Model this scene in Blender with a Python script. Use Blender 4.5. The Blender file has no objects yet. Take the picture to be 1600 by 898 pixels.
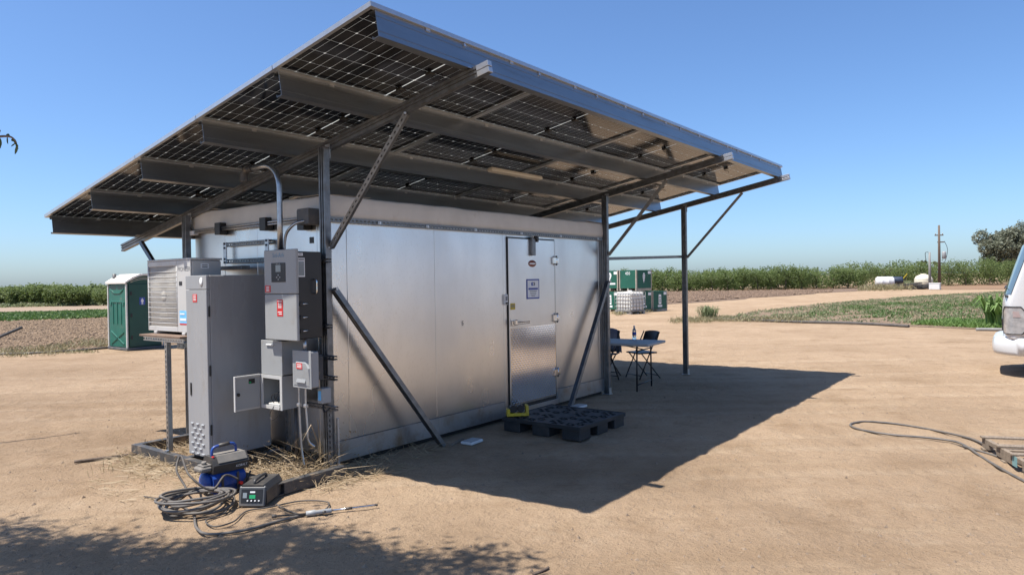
import bpy, math, random
import numpy as np
from mathutils import Vector, Matrix
random.seed(7); RNG = np.random.default_rng(7)
PI = math.pi; R = math.radians
S = bpy.context.scene; COL = S.collection

# ------------------------------------------------------------------ camera, world, sun, exposure
CAM = Vector((-4.163, -5.302, 1.747)); YAW, PITCH, ROLL, FPX = R(37.339), R(-.614), R(-.907), 1097.0
cF = Vector((math.cos(YAW)*math.cos(PITCH), math.sin(YAW)*math.cos(PITCH), math.sin(PITCH)))
r0 = Vector((math.sin(YAW), -math.cos(YAW), 0)); u0 = r0.cross(cF)
cR = r0*math.cos(ROLL) + u0*math.sin(ROLL); cU = cR.cross(cF)
cam = bpy.data.objects.new('camera', bpy.data.cameras.new('camera')); COL.objects.link(cam)
cam.matrix_world = Matrix(((cR.x, cU.x, -cF.x, CAM.x), (cR.y, cU.y, -cF.y, CAM.y), (cR.z, cU.z, -cF.z, CAM.z), (0, 0, 0, 1)))
cam.data.sensor_width = 36; cam.data.lens = 36*FPX/1600; cam.data.clip_start = .05; cam.data.clip_end = 9000
S.camera = cam
SUN = Vector((-.3392, .2120, .9165)).normalized()
W = bpy.data.worlds.new('World'); S.world = W; W.use_nodes = True
nt = W.node_tree; nt.nodes.clear()
sky = nt.nodes.new('ShaderNodeTexSky'); sky.sky_type = 'NISHITA'; sky.sun_disc = False
sky.sun_elevation = R(66.4); sky.sun_rotation = R(90-148); sky.altitude = 100
sky.air_density = .9; sky.dust_density = 1.0; sky.ozone_density = 8
bg = nt.nodes.new('ShaderNodeBackground'); bg.inputs['Strength'].default_value = .100
wo = nt.nodes.new('ShaderNodeOutputWorld')
tint = nt.nodes.new('ShaderNodeMix'); tint.data_type = 'RGBA'; tint.blend_type = 'MULTIPLY'; tint.inputs['Factor'].default_value = 1; tint.inputs['B'].default_value = (1.02, 1.10, 1.17, 1)   # white balance of the whole sky
nt.links.new(sky.outputs[0], tint.inputs['A']); nt.links.new(tint.outputs['Result'], bg.inputs[0]); nt.links.new(bg.outputs[0], wo.inputs[0])
sl = bpy.data.lights.new('sun', 'SUN'); sl.energy = 5.0; sl.angle = R(.53); sl.color = (1, .955, .89)
so = bpy.data.objects.new('sun', sl); COL.objects.link(so); so.rotation_euler = SUN.to_track_quat('Z', 'Y').to_euler(); so.location = (0, 0, 30)
S.view_settings.view_transform = 'Standard'; S.view_settings.look = 'None'; S.view_settings.exposure = .70; S.view_settings.gamma = 1

def proj(p):
    d = Vector(p)-CAM; z = d.dot(cF)
    if z < .05: return (-9999, -9999, z)
    return (800+FPX*d.dot(cR)/z, 449-FPX*d.dot(cU)/z, z)
def gz(px, py, z=0):                                   # where the sight line of a photograph point meets height z
    v = cF*FPX + cR*(px-800) - cU*(py-449); return CAM + v*((z-CAM.z)/v.z)

# ------------------------------------------------------------------ materials
MATS = {}
def mat(name, c, rough=.6, metal=0., c2=None, vs=6., vd=4, vamt=1., bs=0., bst=0., bd=.01, spec=.5, stretch=None, dirt=None, ds=3., dmin=.5, dmax=.75, rvar=0., trans=0., coat=0., alpha=1., emit=None, bs2=0., bd2=.004):
    m = bpy.data.materials.new(name); m.use_nodes = True; MATS[name] = m
    n = m.node_tree.nodes; l = m.node_tree.links; b = n['Principled BSDF']
    b.inputs['Roughness'].default_value = rough; b.inputs['Metallic'].default_value = metal
    b.inputs['Base Color'].default_value = (*c, 1); b.inputs['Specular IOR Level'].default_value = spec
    if coat: b.inputs['Coat Weight'].default_value = coat
    if trans: b.inputs['Transmission Weight'].default_value = trans
    tc = n.new('ShaderNodeTexCoord'); src = tc.outputs['Object']
    if stretch:
        mp = n.new('ShaderNodeMapping'); mp.inputs['Scale'].default_value = stretch[:3]
        if len(stretch) > 3: mp.inputs['Rotation'].default_value = (0, 0, stretch[3])
        l.new(src, mp.inputs[0]); src = mp.outputs[0]
    col = None
    def noise(scale, det, ro=.55):
        t = n.new('ShaderNodeTexNoise'); t.inputs['Scale'].default_value = scale; t.inputs['Detail'].default_value = det; t.inputs['Roughness'].default_value = ro
        l.new(src, t.inputs['Vector']); return t
    if c2:
        t = noise(vs, vd); rp = n.new('ShaderNodeMapRange'); rp.inputs[1].default_value = .32; rp.inputs[2].default_value = .68
        l.new(t.outputs['Fac'], rp.inputs[0])
        mx = n.new('ShaderNodeMix'); mx.data_type = 'RGBA'; mx.inputs['A'].default_value = (*c, 1); mx.inputs['B'].default_value = (*c2, 1)
        l.new(rp.outputs[0], mx.inputs['Factor']); col = mx.outputs['Result']
        if rvar:
            ma = n.new('ShaderNodeMapRange'); ma.inputs[3].default_value = rough-rvar; ma.inputs[4].default_value = rough+rvar
            l.new(rp.outputs[0], ma.inputs[0]); l.new(ma.outputs[0], b.inputs['Roughness'])
    if dirt:
        t = noise(ds, 6, .65); rp = n.new('ShaderNodeMapRange'); rp.inputs[1].default_value = dmin; rp.inputs[2].default_value = dmax
        l.new(t.outputs['Fac'], rp.inputs[0])
        mx = n.new('ShaderNodeMix'); mx.data_type = 'RGBA'; mx.inputs['B'].default_value = (*dirt, 1)
        if col: l.new(col, mx.inputs['A'])
        else: mx.inputs['A'].default_value = (*c, 1)
        l.new(rp.outputs[0], mx.inputs['Factor']); col = mx.outputs['Result']
    if col: l.new(col, b.inputs['Base Color'])
    if bst:
        t = noise(bs, 5); bp = n.new('ShaderNodeBump'); bp.inputs['Strength'].default_value = bst; bp.inputs['Distance'].default_value = bd
        l.new(t.outputs['Fac'], bp.inputs['Height']); l.new(bp.outputs[0], b.inputs['Normal'])
        if bs2:
            t2 = noise(bs2, 2); b2 = n.new('ShaderNodeBump'); b2.inputs['Strength'].default_value = 1; b2.inputs['Distance'].default_value = bd2
            l.new(t2.outputs['Fac'], b2.inputs['Height']); l.new(b2.outputs[0], bp.inputs['Normal'])
    if emit: b.inputs['Emission Color'].default_value = (*emit, 1); b.inputs['Emission Strength'].default_value = 1
    return m
def leafmat(name, c, c2, vs=.6, tr=.25, rough=.6):
    m = mat(name, c, rough, c2=c2, vs=vs, vd=3)
    n = m.node_tree.nodes; l = m.node_tree.links; b = n['Principled BSDF']; o = n['Material Output']
    t = n.new('ShaderNodeBsdfTranslucent'); mx = n.new('ShaderNodeMixShader'); mx.inputs[0].default_value = tr
    src = b.inputs['Base Color'].links[0].from_socket; l.new(src, t.inputs[0])
    l.new(b.outputs[0], mx.inputs[1]); l.new(t.outputs[0], mx.inputs[2]); l.new(mx.outputs[0], o.inputs[0]); return m

mat('galv', (.50, .53, .56), .36, 1, c2=(.38, .41, .44), vs=30, vd=5, bs=60, bst=.05, rvar=.06)
mat('galv_wall', (.73, .74, .75), .30, 1, c2=(.60, .605, .61), vs=.8, vd=3, bs=75, bst=.55, bd=.0016, rvar=.04, dirt=(.56, .56, .55), ds=40, dmin=.55, dmax=.8, stretch=(1.6, 1.6, .8), bs2=2.0, bd2=.003)
mat('galv_base', (.52, .53, .54), .36, .85, c2=(.44, .44, .44), vs=3, vd=8, bs=75, bst=.4, bd=.0016, dirt=(.34, .26, .185), ds=5, dmin=.50, dmax=.75)
mat('galv_purlin', (.30, .325, .35), .36, .9, c2=(.25, .272, .295), vs=3, vd=6, stretch=(.5, 3, 3), bs=40, bst=.04, dirt=(.20, .16, .12), ds=3, dmin=.62, dmax=.9)
mat('strut', (.23, .24, .25), .42, .85, c2=(.15, .155, .16), vs=14, vd=6, bs=60, bst=.05, dirt=(.16, .12, .09), ds=6, dmin=.58, dmax=.8)
mat('strut_bright', (.62, .63, .64), .4, .9, c2=(.5, .51, .52), vs=20)
mat('alu', (.60, .61, .62), .38, .8, c2=(.54, .55, .56), vs=20)
mat('dark_steel', (.055, .057, .06), .55, .3, c2=(.09, .085, .08), vs=10, vd=6, dirt=(.33, .25, .17), ds=9, dmin=.52, dmax=.8, bs=50, bst=.1)
mat('cell', (.006, .007, .011), .11, 0, c2=(.009, .010, .015), vs=2.5, spec=.33)
m = mat('cell_gap', (.75, .76, .75), .35)
n_ = m.node_tree.nodes; t_ = n_.new('ShaderNodeBsdfTranslucent'); t_.inputs[0].default_value = (.8, .82, .8, 1); mx_ = n_.new('ShaderNodeMixShader'); mx_.inputs[0].default_value = .5
m.node_tree.links.new(n_['Principled BSDF'].outputs[0], mx_.inputs[1]); m.node_tree.links.new(t_.outputs[0], mx_.inputs[2]); m.node_tree.links.new(mx_.outputs[0], n_['Material Output'].inputs[0])
mat('membrane', (.66, .635, .59), .55, c2=(.57, .545, .50), vs=3, vd=6, bs=6, bst=.35, bd=.02, dirt=(.32, .28, .23), ds=2.5, dmin=.6, dmax=.85)
mat('black', (.012, .012, .013), .45, c2=(.022, .021, .02), vs=8)
mat('black_metal', (.011, .011, .012), .4, .0, c2=(.017, .017, .018), vs=6, dirt=(.05, .042, .034), ds=5, dmin=.6, dmax=.9)
mat('rubber', (.05, .045, .042), .7, c2=(.10, .085, .07), vs=9, vd=6)
mat('hose', (.085, .078, .072), .6, c2=(.15, .13, .11), vs=12, vd=6)
mat('grey_paint', (.315, .320, .325), .32, c2=(.285, .29, .295), vs=3, vd=6, dirt=(.25, .225, .19), ds=4, dmin=.54, dmax=.85, bs=90, bst=.03, stretch=(2, 2, .5), rvar=.08)
mat('grey_box', (.33, .335, .33), .45, c2=(.305, .31, .305), vs=4, vd=6, dirt=(.28, .25, .21), ds=4, dmin=.58, dmax=.9, bs=90, bst=.03)
mat('grey_dark', (.075, .078, .082), .5, c2=(.10, .10, .10), vs=5, dirt=(.2, .16, .12), ds=5, dmin=.5, dmax=.85)
mat('ac_white', (.54, .53, .505), .42, c2=(.49, .48, .455), vs=3, vd=6, dirt=(.36, .31, .25), ds=3, dmin=.56, dmax=.9)
mat('ac_coil', (.50, .465, .41), .55, c2=(.45, .42, .37), vs=6)
mat('plywood', (.15, .09, .06), .8, c2=(.20, .14, .10), vs=5, stretch=(1, 5, 1))
mat('white', (.70, .70, .68), .45, c2=(.64, .63, .61), vs=3, dirt=(.55, .48, .4), ds=3, dmin=.6, dmax=.95)
mat('white_paint', (.60, .60, .60), .25, c2=(.575, .575, .57), vs=1.5, coat=.3, dirt=(.46, .42, .36), ds=2.2, dmin=.6, dmax=1)
mat('paper', (.80, .80, .79), .5, c2=(.76, .76, .75), vs=9)
mat('red_sticker', (.55, .02, .02), .4, c2=(.62, .035, .03), vs=9)
mat('blue_print', (.03, .06, .30), .5, c2=(.04, .08, .34), vs=9)
mat('grey_print', (.16, .16, .17), .5, c2=(.2, .2, .2), vs=9)
mat('teal_print', (.10, .22, .33), .5, c2=(.12, .25, .36), vs=9)
mat('sky_sticker', (.12, .45, .80), .4, c2=(.2, .55, .85), vs=9)
mat('yellow', (.62, .45, .02), .5, c2=(.5, .36, .03), vs=9, dirt=(.3, .24, .16), ds=8, dmin=.55, dmax=.85)
mat('brown_badge', (.20, .05, .03), .4, c2=(.26, .09, .05), vs=20)
mat('screen', (.22, .25, .26), .15, c2=(.26, .29, .3), vs=5)
mat('green_screen', (.02, .30, .10), .2, c2=(.03, .36, .14), vs=9)
mat('blue_plastic', (.012, .052, .24), .40, c2=(.018, .07, .30), vs=5, dirt=(.30, .25, .2), ds=6, dmin=.56, dmax=.9)
mat('dusty_black', (.035, .034, .033), .5, c2=(.06, .055, .05), vs=6, vd=6, dirt=(.16, .13, .10), ds=6, dmin=.5, dmax=.85)
mat('dusty_grey', (.15, .14, .125), .65, c2=(.22, .195, .165), vs=9, vd=6)
mat('chrome', (.72, .72, .72), .18, 1, c2=(.66, .66, .66), vs=8)
mat('tread', (.78, .77, .76), .13, 1, c2=(.70, .69, .68), vs=4)
mat('toilet_green', (.009, .105, .072), .42, c2=(.013, .135, .095), vs=2.5, vd=6, dirt=(.22, .20, .15), ds=4, dmin=.6, dmax=.95)
mat('toilet_shaded', (.006, .055, .04), .42, c2=(.008, .068, .05), vs=2, vd=5)  # the toilet green, darkened to carry the shade of the door side
mat('toilet_trim', (.62, .61, .56), .5, c2=(.55, .53, .47), vs=5)
mat('roof_plastic', (.74, .70, .62), .5, c2=(.68, .63, .54), vs=4)
mat('bin_green', (.006, .078, .05), .6, c2=(.009, .105, .066), vs=1.6, vd=6, dirt=(.22, .2, .16), ds=5, dmin=.60, dmax=.8)
mat('bin_wood', (.32, .28, .22), .75, c2=(.42, .37, .30), vs=5)
mat('tank_plastic', (.66, .64, .58), .45, c2=(.74, .72, .67), vs=3)
mat('tank_cream', (.66, .58, .43), .5, c2=(.72, .65, .5), vs=3)
mat('cage', (.42, .41, .39), .5, .3, c2=(.3, .29, .27), vs=8)
mat('pallet_black', (.020, .021, .022), .6, c2=(.032, .033, .035), vs=5, vd=6, dirt=(.07, .06, .05), ds=5, dmin=.55, dmax=.85)
mat('weathered_wood', (.17, .13, .095), .85, c2=(.26, .205, .15), vs=4, vd=7, stretch=(2, 14, 8), bs=30, bst=.4)
mat('pole_wood', (.10, .07, .05), .85, c2=(.15, .11, .08), vs=6, stretch=(6, 6, 1))
mat('concrete', (.26, .25, .235), .8, c2=(.21, .20, .185), vs=5)
mat('table_top', (.42, .415, .40), .6, c2=(.39, .385, .37), vs=4, vd=6)
mat('fabric', (.13, .15, .21), .9, c2=(.20, .22, .28), vs=9, vd=6, bs=40, bst=.4)
mat('glass_dark', (.10, .15, .18), .06, c2=(.13, .19, .22), vs=1.2, spec=.9)
mat('lamp_glass', (.24, .24, .245), .10, c2=(.42, .41, .40), vs=9, coat=.8)
mat('teal_paint', (.16, .30, .31), .7, c2=(.2, .34, .34), vs=9)
mat('tank_navy', (.02, .03, .055), .45, c2=(.03, .042, .07), vs=3)
mat('lamp_red', (.34, .25, .24), .2, c2=(.42, .35, .34), vs=10, coat=.8)
m = mat('bottle', (.9, .93, .95), .06, trans=.92)
mat('bark', (.14, .10, .075), .9, c2=(.22, .17, .13), vs=8, vd=6, stretch=(4, 4, 1), bs=12, bst=.5)
leafmat('orchard_leaf', (.12, .168, .042), (.175, .22, .076), .35, tr=.45)
leafmat('orchard_leaf_far', (.12, .165, .044), (.17, .215, .076), .2, tr=.45)
leafmat('euc_leaf', (.15, .165, .11), (.20, .21, .145), .3)
leafmat('shade_leaf', (.05, .085, .025), (.08, .12, .035), 3)
leafmat('crop_leaf', (.080, .155, .032), (.13, .20, .06), .5, tr=.4)
leafmat('pale_crop', (.16, .205, .085), (.25, .265, .14), .5, tr=.4)
leafmat('grass_leaf', (.10, .19, .03), (.17, .26, .07), 1.5, tr=.35)
leafmat('weed_leaf', (.20, .185, .085), (.30, .25, .14), 1.5)
leafmat('straw', (.26, .185, .10), (.36, .27, .16), 5, tr=.15)
mat('stone', (.19, .14, .095), .95, c2=(.27, .20, .14), vs=20)
mat('plow', (.145, .092, .060), .95, c2=(.215, .145, .098), vs=1.3, vd=9, dirt=(.27, .19, .13), ds=5, dmin=.5, dmax=.66, bs=6, bst=1., bd=.12, stretch=(1, 4, 1, R(-50)))
mat('plow_pale', (.235, .160, .098), .95, c2=(.30, .21, .135), vs=1.0, vd=9, dirt=(.135, .09, .06), ds=4, dmin=.52, dmax=.68, bs=6, bst=1., bd=.12, stretch=(1, 4, 1, R(-52)))
mat('track', (.285, .21, .145), .95, c2=(.25, .18, .12), vs=1.2, vd=7, bs=5, bst=.6, bd=.05)
mat('verge', (.25, .145, .08), .95, c2=(.19, .12, .065), vs=.5, vd=7, bs=4, bst=.8, bd=.1)

# ground: dry silt with damp patches, wheel streaks, grains
def ground_mat():
    m = bpy.data.materials.new('dirt'); m.use_nodes = True; MATS['dirt'] = m
    n = m.node_tree.nodes; l = m.node_tree.links; b = n['Principled BSDF']; b.inputs['Roughness'].default_value = .95; b.inputs['Specular IOR Level'].default_value = .15
    tc = n.new('ShaderNodeTexCoord'); P = tc.outputs['Object']
    mp = n.new('ShaderNodeMapping'); mp.inputs['Rotation'].default_value = (0, 0, R(52)); l.new(P, mp.inputs[0])
    mp2 = n.new('ShaderNodeMapping'); mp2.inputs['Scale'].default_value = (.12, 1.6, 1); l.new(mp.outputs[0], mp2.inputs[0])
    def noise(v, s, d, ro=.6):
        t = n.new('ShaderNodeTexNoise'); t.inputs['Scale'].default_value = s; t.inputs['Detail'].default_value = d; t.inputs['Roughness'].default_value = ro; l.new(v, t.inputs['Vector']); return t.outputs['Fac']
    def rng(v, a, c): 
        t = n.new('ShaderNodeMapRange'); t.inputs[1].default_value = a; t.inputs[2].default_value = c; l.new(v, t.inputs[0]); return t.outputs[0]
    def mix(f, a, c, k=1):
        x = n.new('ShaderNodeMix'); x.data_type = 'RGBA'
        if k != 1:
            mu = n.new('ShaderNodeMath'); mu.operation = 'MULTIPLY'; mu.inputs[1].default_value = k; l.new(f, mu.inputs[0]); f = mu.outputs[0]
        l.new(f, x.inputs['Factor'])
        for sck, v in (('A', a), ('B', c)):
            if isinstance(v, tuple): x.inputs[sck].default_value = (*v, 1)
            else: l.new(v, x.inputs[sck])
        return x.outputs['Result']
    c = mix(rng(noise(P, .35, 8, .62), .35, .65), (0.325, 0.227, 0.143), (0.410, 0.294, 0.192))
    c = mix(rng(noise(P, 1.3, 9, .68), .52, .72), c, (0.240, 0.157, 0.090), .8)
    c = mix(rng(noise(P, 4.2, 8, .72), .54, .70), c, (.215, .148, .094), .55)
    c = mix(rng(noise(P, 2.3, 7, .7), .55, .72), c, (.47, .36, .25), .5)
    c = mix(rng(noise(mp2.outputs[0], 1.1, 7, .6), .52, .70), c, (0.254, 0.169, 0.097), .42)
    c = mix(rng(noise(mp2.outputs[0], 3.1, 5, .6), .55, .72), c, (0.468, 0.351, 0.228), .32)
    c = mix(rng(noise(P, 14, 5, .7), .58, .70), c, (0.215, 0.142, 0.082), .6)
    c = mix(rng(noise(P, 60, 4, .75), .60, .70), c, (0.163, 0.108, 0.067), .65)
    c = mix(rng(noise(P, 32, 4, .7), .62, .72), c, (0.520, 0.400, 0.275), .5)
    at_ = n.new('ShaderNodeAttribute'); at_.attribute_name = 'wear'; c = mix(at_.outputs['Fac'], c, (.48, .37, .258), .5)
    at2 = n.new('ShaderNodeAttribute'); at2.attribute_name = 'damp'; c = mix(at2.outputs['Fac'], c, (.185, .122, .072), .7)
    l.new(c, b.inputs['Base Color'])
    h1 = noise(P, 5, 9, .7); h2 = noise(P, 55, 4, .7); h3 = noise(mp2.outputs[0], 2.5, 6, .65)
    def mad(a, k, c=None):
        t = n.new('ShaderNodeMath'); t.operation = 'MULTIPLY_ADD'; l.new(a, t.inputs[0]); t.inputs[1].default_value = k
        if c is not None: l.new(c, t.inputs[2])
        else: t.inputs[2].default_value = 0
        return t.outputs[0]
    h4 = noise(P, 17, 6, .72); h = mad(h1, .07, mad(h2, .018, mad(h3, .02, mad(h4, .040))))
    bp = n.new('ShaderNodeBump'); bp.inputs['Strength'].default_value = .9; bp.inputs['Distance'].default_value = 1.; l.new(h, bp.inputs['Height']); l.new(bp.outputs[0], b.inputs['Normal'])
    return m
ground_mat()

# ------------------------------------------------------------------ mesh helpers
class MB:
    def __init__(s): s.v = []; s.f = []; s.m = []; s.sm = []
    def add(s, vs, fs, mi=0, sm=False):
        o = len(s.v); s.v += [tuple(p) for p in vs]
        for f in fs: s.f.append(tuple(i+o for i in f)); s.m.append(mi); s.sm.append(sm)
        return s
    def obox(s, c, X, Y, Z, bev=0, mi=0):              # centre + half-extent vectors
        c, X, Y, Z = map(Vector, (c, X, Y, Z))
        if X.cross(Y).dot(Z) < 0: X = -X
        if bev <= 0:
            vs = [c+X*a+Y*b+Z*d for a in (-1, 1) for b in (-1, 1) for d in (-1, 1)]
            return s.add(vs, [(0, 1, 3, 2), (4, 6, 7, 5), (0, 4, 5, 1), (2, 3, 7, 6), (0, 2, 6, 4), (1, 5, 7, 3)], mi)
        lx, ly, lz = X.length, Y.length, Z.length; bev = min(bev, .49*min(lx, ly, lz)*2*.98/1)
        kx, ky, kz = 1-bev/lx, 1-bev/ly, 1-bev/lz
        vs = []; ix = {}
        for a in (-1, 1):
            for b in (-1, 1):
                for d in (-1, 1):
                    for t, (p, q, r) in enumerate(((1, ky, kz), (kx, 1, kz), (kx, ky, 1))):
                        ix[a, b, d, t] = len(vs); vs.append(c+X*a*p+Y*b*q+Z*d*r)
        fs = []
        for a in (-1, 1):
            q = [(a, -1, -1, 0), (a, 1, -1, 0), (a, 1, 1, 0), (a, -1, 1, 0)]; fs.append([ix[k] for k in (q if a > 0 else q[::-1])])
            q = [(-1, a, -1, 1), (-1, a, 1, 1), (1, a, 1, 1), (1, a, -1, 1)]; fs.append([ix[k] for k in (q if a > 0 else q[::-1])])
            q = [(-1, -1, a, 2), (1, -1, a, 2), (1, 1, a, 2), (-1, 1, a, 2)]; fs.append([ix[k] for k in (q if a > 0 else q[::-1])])
        for a in (-1, 1):
            for b in (-1, 1):
                q = [(a, b, -1, 0), (a, b, -1, 1), (a, b, 1, 1), (a, b, 1, 0)]; fs.append([ix[k] for k in (q if a*b > 0 else q[::-1])])
                q = [(a, -1, b, 0), (a, 1, b, 0), (a, 1, b, 2), (a, -1, b, 2)]; fs.append([ix[k] for k in (q if a*b > 0 else q[::-1])])
                q = [(-1, a, b, 1), (-1, a, b, 2), (1, a, b, 2), (1, a, b, 1)]; fs.append([ix[k] for k in (q if a*b > 0 else q[::-1])])
                for d in (-1, 1):
                    q = [(a, b, d, 0), (a, b, d, 1), (a, b, d, 2)]; fs.append([ix[k] for k in (q if a*b*d > 0 else q[::-1])])
        return s.add(vs, fs, mi)
    def box(s, x0, x1, y0, y1, z0, z1, bev=0, mi=0):
        return s.obox(((x0+x1)/2, (y0+y1)/2, (z0+z1)/2), (abs(x1-x0)/2, 0, 0), (0, abs(y1-y0)/2, 0), (0, 0, abs(z1-z0)/2), bev, mi)
    def bar(s, p0, p1, w, h, up=(0, 0, 1), bev=0, mi=0):
        p0, p1, up = Vector(p0), Vector(p1), Vector(up); d = p1-p0; t = d.normalized(); sd = t.cross(up).normalized(); u = sd.cross(t)
        return s.obox((p0+p1)/2, d/2, sd*w/2, u*h/2, bev, mi)
    def prof(s, p0, p1, pts, up=(0, 0, 1), mi=0):      # closed profile (side, up) swept from p0 to p1
        p0, p1, up = Vector(p0), Vector(p1), Vector(up); t = (p1-p0).normalized(); sd = t.cross(up).normalized(); u = sd.cross(t); k = len(pts)
        vs = [p+sd*a+u*b for p in (p0, p1) for a, b in pts]
        fs = [(i, (i+1) % k, k+(i+1) % k, k+i) for i in range(k)] + [tuple(range(k))[::-1], tuple(range(k, 2*k))]
        return s.add(vs, fs, mi)
    def tube(s, pts, r, n=8, mi=0, caps=True):
        pts = [Vector(p) for p in pts]; rr = r if isinstance(r, (list, tuple)) else [r]*len(pts); vs = []; fs = []
        t0 = (pts[1]-pts[0]).normalized(); a = t0.cross(Vector((0, 0, 1)))
        if a.length < .01: a = t0.cross(Vector((0, 1, 0)))
        a.normalize()
        for i, p in enumerate(pts):
            t = (pts[min(i+1, len(pts)-1)]-pts[max(i-1, 0)])
            t = t.normalized() if t.length > 1e-9 else t0
            a = (a-t*a.dot(t)); a = a.normalized() if a.length > 1e-6 else t.orthogonal().normalized(); b = t.cross(a)
            for k in range(n): th = 2*PI*k/n; vs.append(p+(a*math.cos(th)+b*math.sin(th))*rr[i])
        for i in range(len(pts)-1):
            for k in range(n): k2 = (k+1) % n; fs.append((i*n+k, i*n+k2, i*n+n+k2, i*n+n+k))
        s.add(vs, fs, mi, True)
        if caps:
            o = len(s.v)-len(vs); L = len(vs)
            s.f += [tuple(range(o, o+n))[::-1], tuple(range(o+L-n, o+L))]; s.m += [mi, mi]; s.sm += [False, False]
        return s
    def cyl(s, p0, p1, r, n=16, mi=0): return s.tube([p0, p1], r, n, mi)
    def quad(s, a, b, c, d, mi=0): return s.add([a, b, c, d], [(0, 1, 2, 3)], mi)
    def lathe(s, c, prof, n=16, mi=0, axis=(0, 0, 1)):
        ax = Vector(axis).normalized(); a = ax.orthogonal().normalized(); b = ax.cross(a); c = Vector(c)
        vs = [c+ax*z+(a*math.cos(2*PI*k/n)+b*math.sin(2*PI*k/n))*r for r, z in prof for k in range(n)]
        fs = [(i*n+k, i*n+(k+1) % n, i*n+n+(k+1) % n, i*n+n+k) for i in range(len(prof)-1) for k in range(n)]
        s.add(vs, fs, mi, True); o = len(s.v)-len(vs); L = len(vs)
        s.f += [tuple(range(o, o+n))[::-1], tuple(range(o+L-n, o+L))]; s.m += [mi]*2; s.sm += [False]*2
        return s
    def build(s, name, mats, parent=None, label=None, cat=None, group=None, kind=None, loc=None):
        me = bpy.data.meshes.new(name); off = parent.location if (parent is not None and not parent.get('_local')) else Vector((0, 0, 0))
        if parent is not None and parent.parent is not None and not parent.get('_local'): off = Vector(parent.parent.location)
        if loc is not None: off = Vector(loc)
        V = np.array(s.v, float) - np.array(off)
        me.from_pydata(V.tolist(), [], s.f)
        for mm in (mats if isinstance(mats, (list, tuple)) else [mats]): me.materials.append(MATS[mm])
        me.polygons.foreach_set('material_index', s.m); me.polygons.foreach_set('use_smooth', s.sm); me.update()
        o = bpy.data.objects.new(name, me); COL.objects.link(o)
        if parent is not None: o.parent = parent
        if parent is not None and parent.get('_local'): o['_local'] = 1
        if loc is not None: o.location = loc
        tag(o, label, cat, group, kind); return o
def tag(o, label=None, cat=None, group=None, kind=None):
    for k, v in (('label', label), ('category', cat), ('group', group), ('kind', kind)):
        if v: o[k] = v
    return o
def thing(name, label, cat, loc=(0, 0, 0), rz=0, group=None, local=False):
    o = bpy.data.objects.new(name, None); COL.objects.link(o); o.location = loc; o.rotation_euler = (0, 0, rz); o.empty_display_size = .2
    if local: o['_local'] = 1
    return tag(o, label, cat, group)
def copy_tree(o, parent=None):
    c = o.copy(); COL.objects.link(c)
    if parent is not None: c.parent = parent
    for ch in list(o.children): copy_tree(ch, c)
    return c
def text(mb, s, origin, right, up, size, mi=0, depth=.0008, align='CENTER'):     # lettering as thin raised geometry
    cu = bpy.data.curves.new('t', 'FONT'); cu.body = s; cu.size = size; cu.align_x = align; cu.align_y = 'CENTER'; cu.resolution_u = 2
    o = bpy.data.objects.new('t', cu); COL.objects.link(o); dg = bpy.context.evaluated_depsgraph_get(); dg.update()
    me = bpy.data.meshes.new_from_object(o.evaluated_get(dg)); right = Vector(right); up = Vector(up); nn = right.cross(up); origin = Vector(origin)
    vs = [origin+right*v.co.x+up*v.co.y+nn*depth for v in me.vertices]; fs = [tuple(p.vertices) for p in me.polygons]
    mb.add(vs, fs, mi); bpy.data.objects.remove(o); bpy.data.curves.remove(cu); bpy.data.meshes.remove(me); return mb
def smooth(pts, k=8, closed=False):
    P = [Vector(p) for p in pts]; out = []; n = len(P)
    for i in range(n-1):
        a, b, c, d = P[max(i-1, 0)], P[i], P[i+1], P[min(i+2, n-1)]
        for j in range(k):
            t = j/k; out.append(.5*((2*b)+(c-a)*t+(2*a-5*b+4*c-d)*t*t+(3*b-a-3*c+d)*t**3))
    out.append(P[-1]); return out
def cmesh(name, V, F, m, parent=None, **k):            # big arrays of quads
    me = bpy.data.meshes.new(name); V = np.asarray(V, np.float32); F = np.asarray(F, np.int32)
    me.vertices.add(len(V)); me.vertices.foreach_set('co', V.ravel())
    w = F.shape[1]; me.loops.add(F.size); me.loops.foreach_set('vertex_index', F.ravel())
    me.polygons.add(len(F)); me.polygons.foreach_set('loop_start', np.arange(0, F.size, w, dtype=np.int32)); me.polygons.foreach_set('loop_total', np.full(len(F), w, np.int32))
    me.materials.append(MATS[m]); me.update(calc_edges=True); me.validate()
    o = bpy.data.objects.new(name, me); COL.objects.link(o)
    if parent is not None: o.parent = parent
    return tag(o, **k)
def leaves(C, ln, wd, rng, droop=0., up=None, flat=0.):         # one bent leaf quad at each centre
    n = len(C); d = rng.normal(size=(n, 3)); d[:, 2] = d[:, 2]*.7-droop; d /= np.linalg.norm(d, axis=1)[:, None]
    if up is not None: d = d*.6+np.array(up); d /= np.linalg.norm(d, axis=1)[:, None]
    if flat: d[:, 2] *= 1-.6*flat; d /= np.linalg.norm(d, axis=1)[:, None]
    e = np.cross(d, rng.normal(size=(n, 3))+np.array([0, 0, 1.6*flat])); e /= np.linalg.norm(e, axis=1)[:, None]
    l = ln*rng.uniform(.6, 1.25, (n, 1)); w = wd*rng.uniform(.7, 1.2, (n, 1))
    V = np.stack([C-d*l/2, C+e*w/2, C+d*l/2, C-e*w/2], 1).reshape(-1, 3); return V, np.arange(4*n).reshape(-1, 4)
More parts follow.
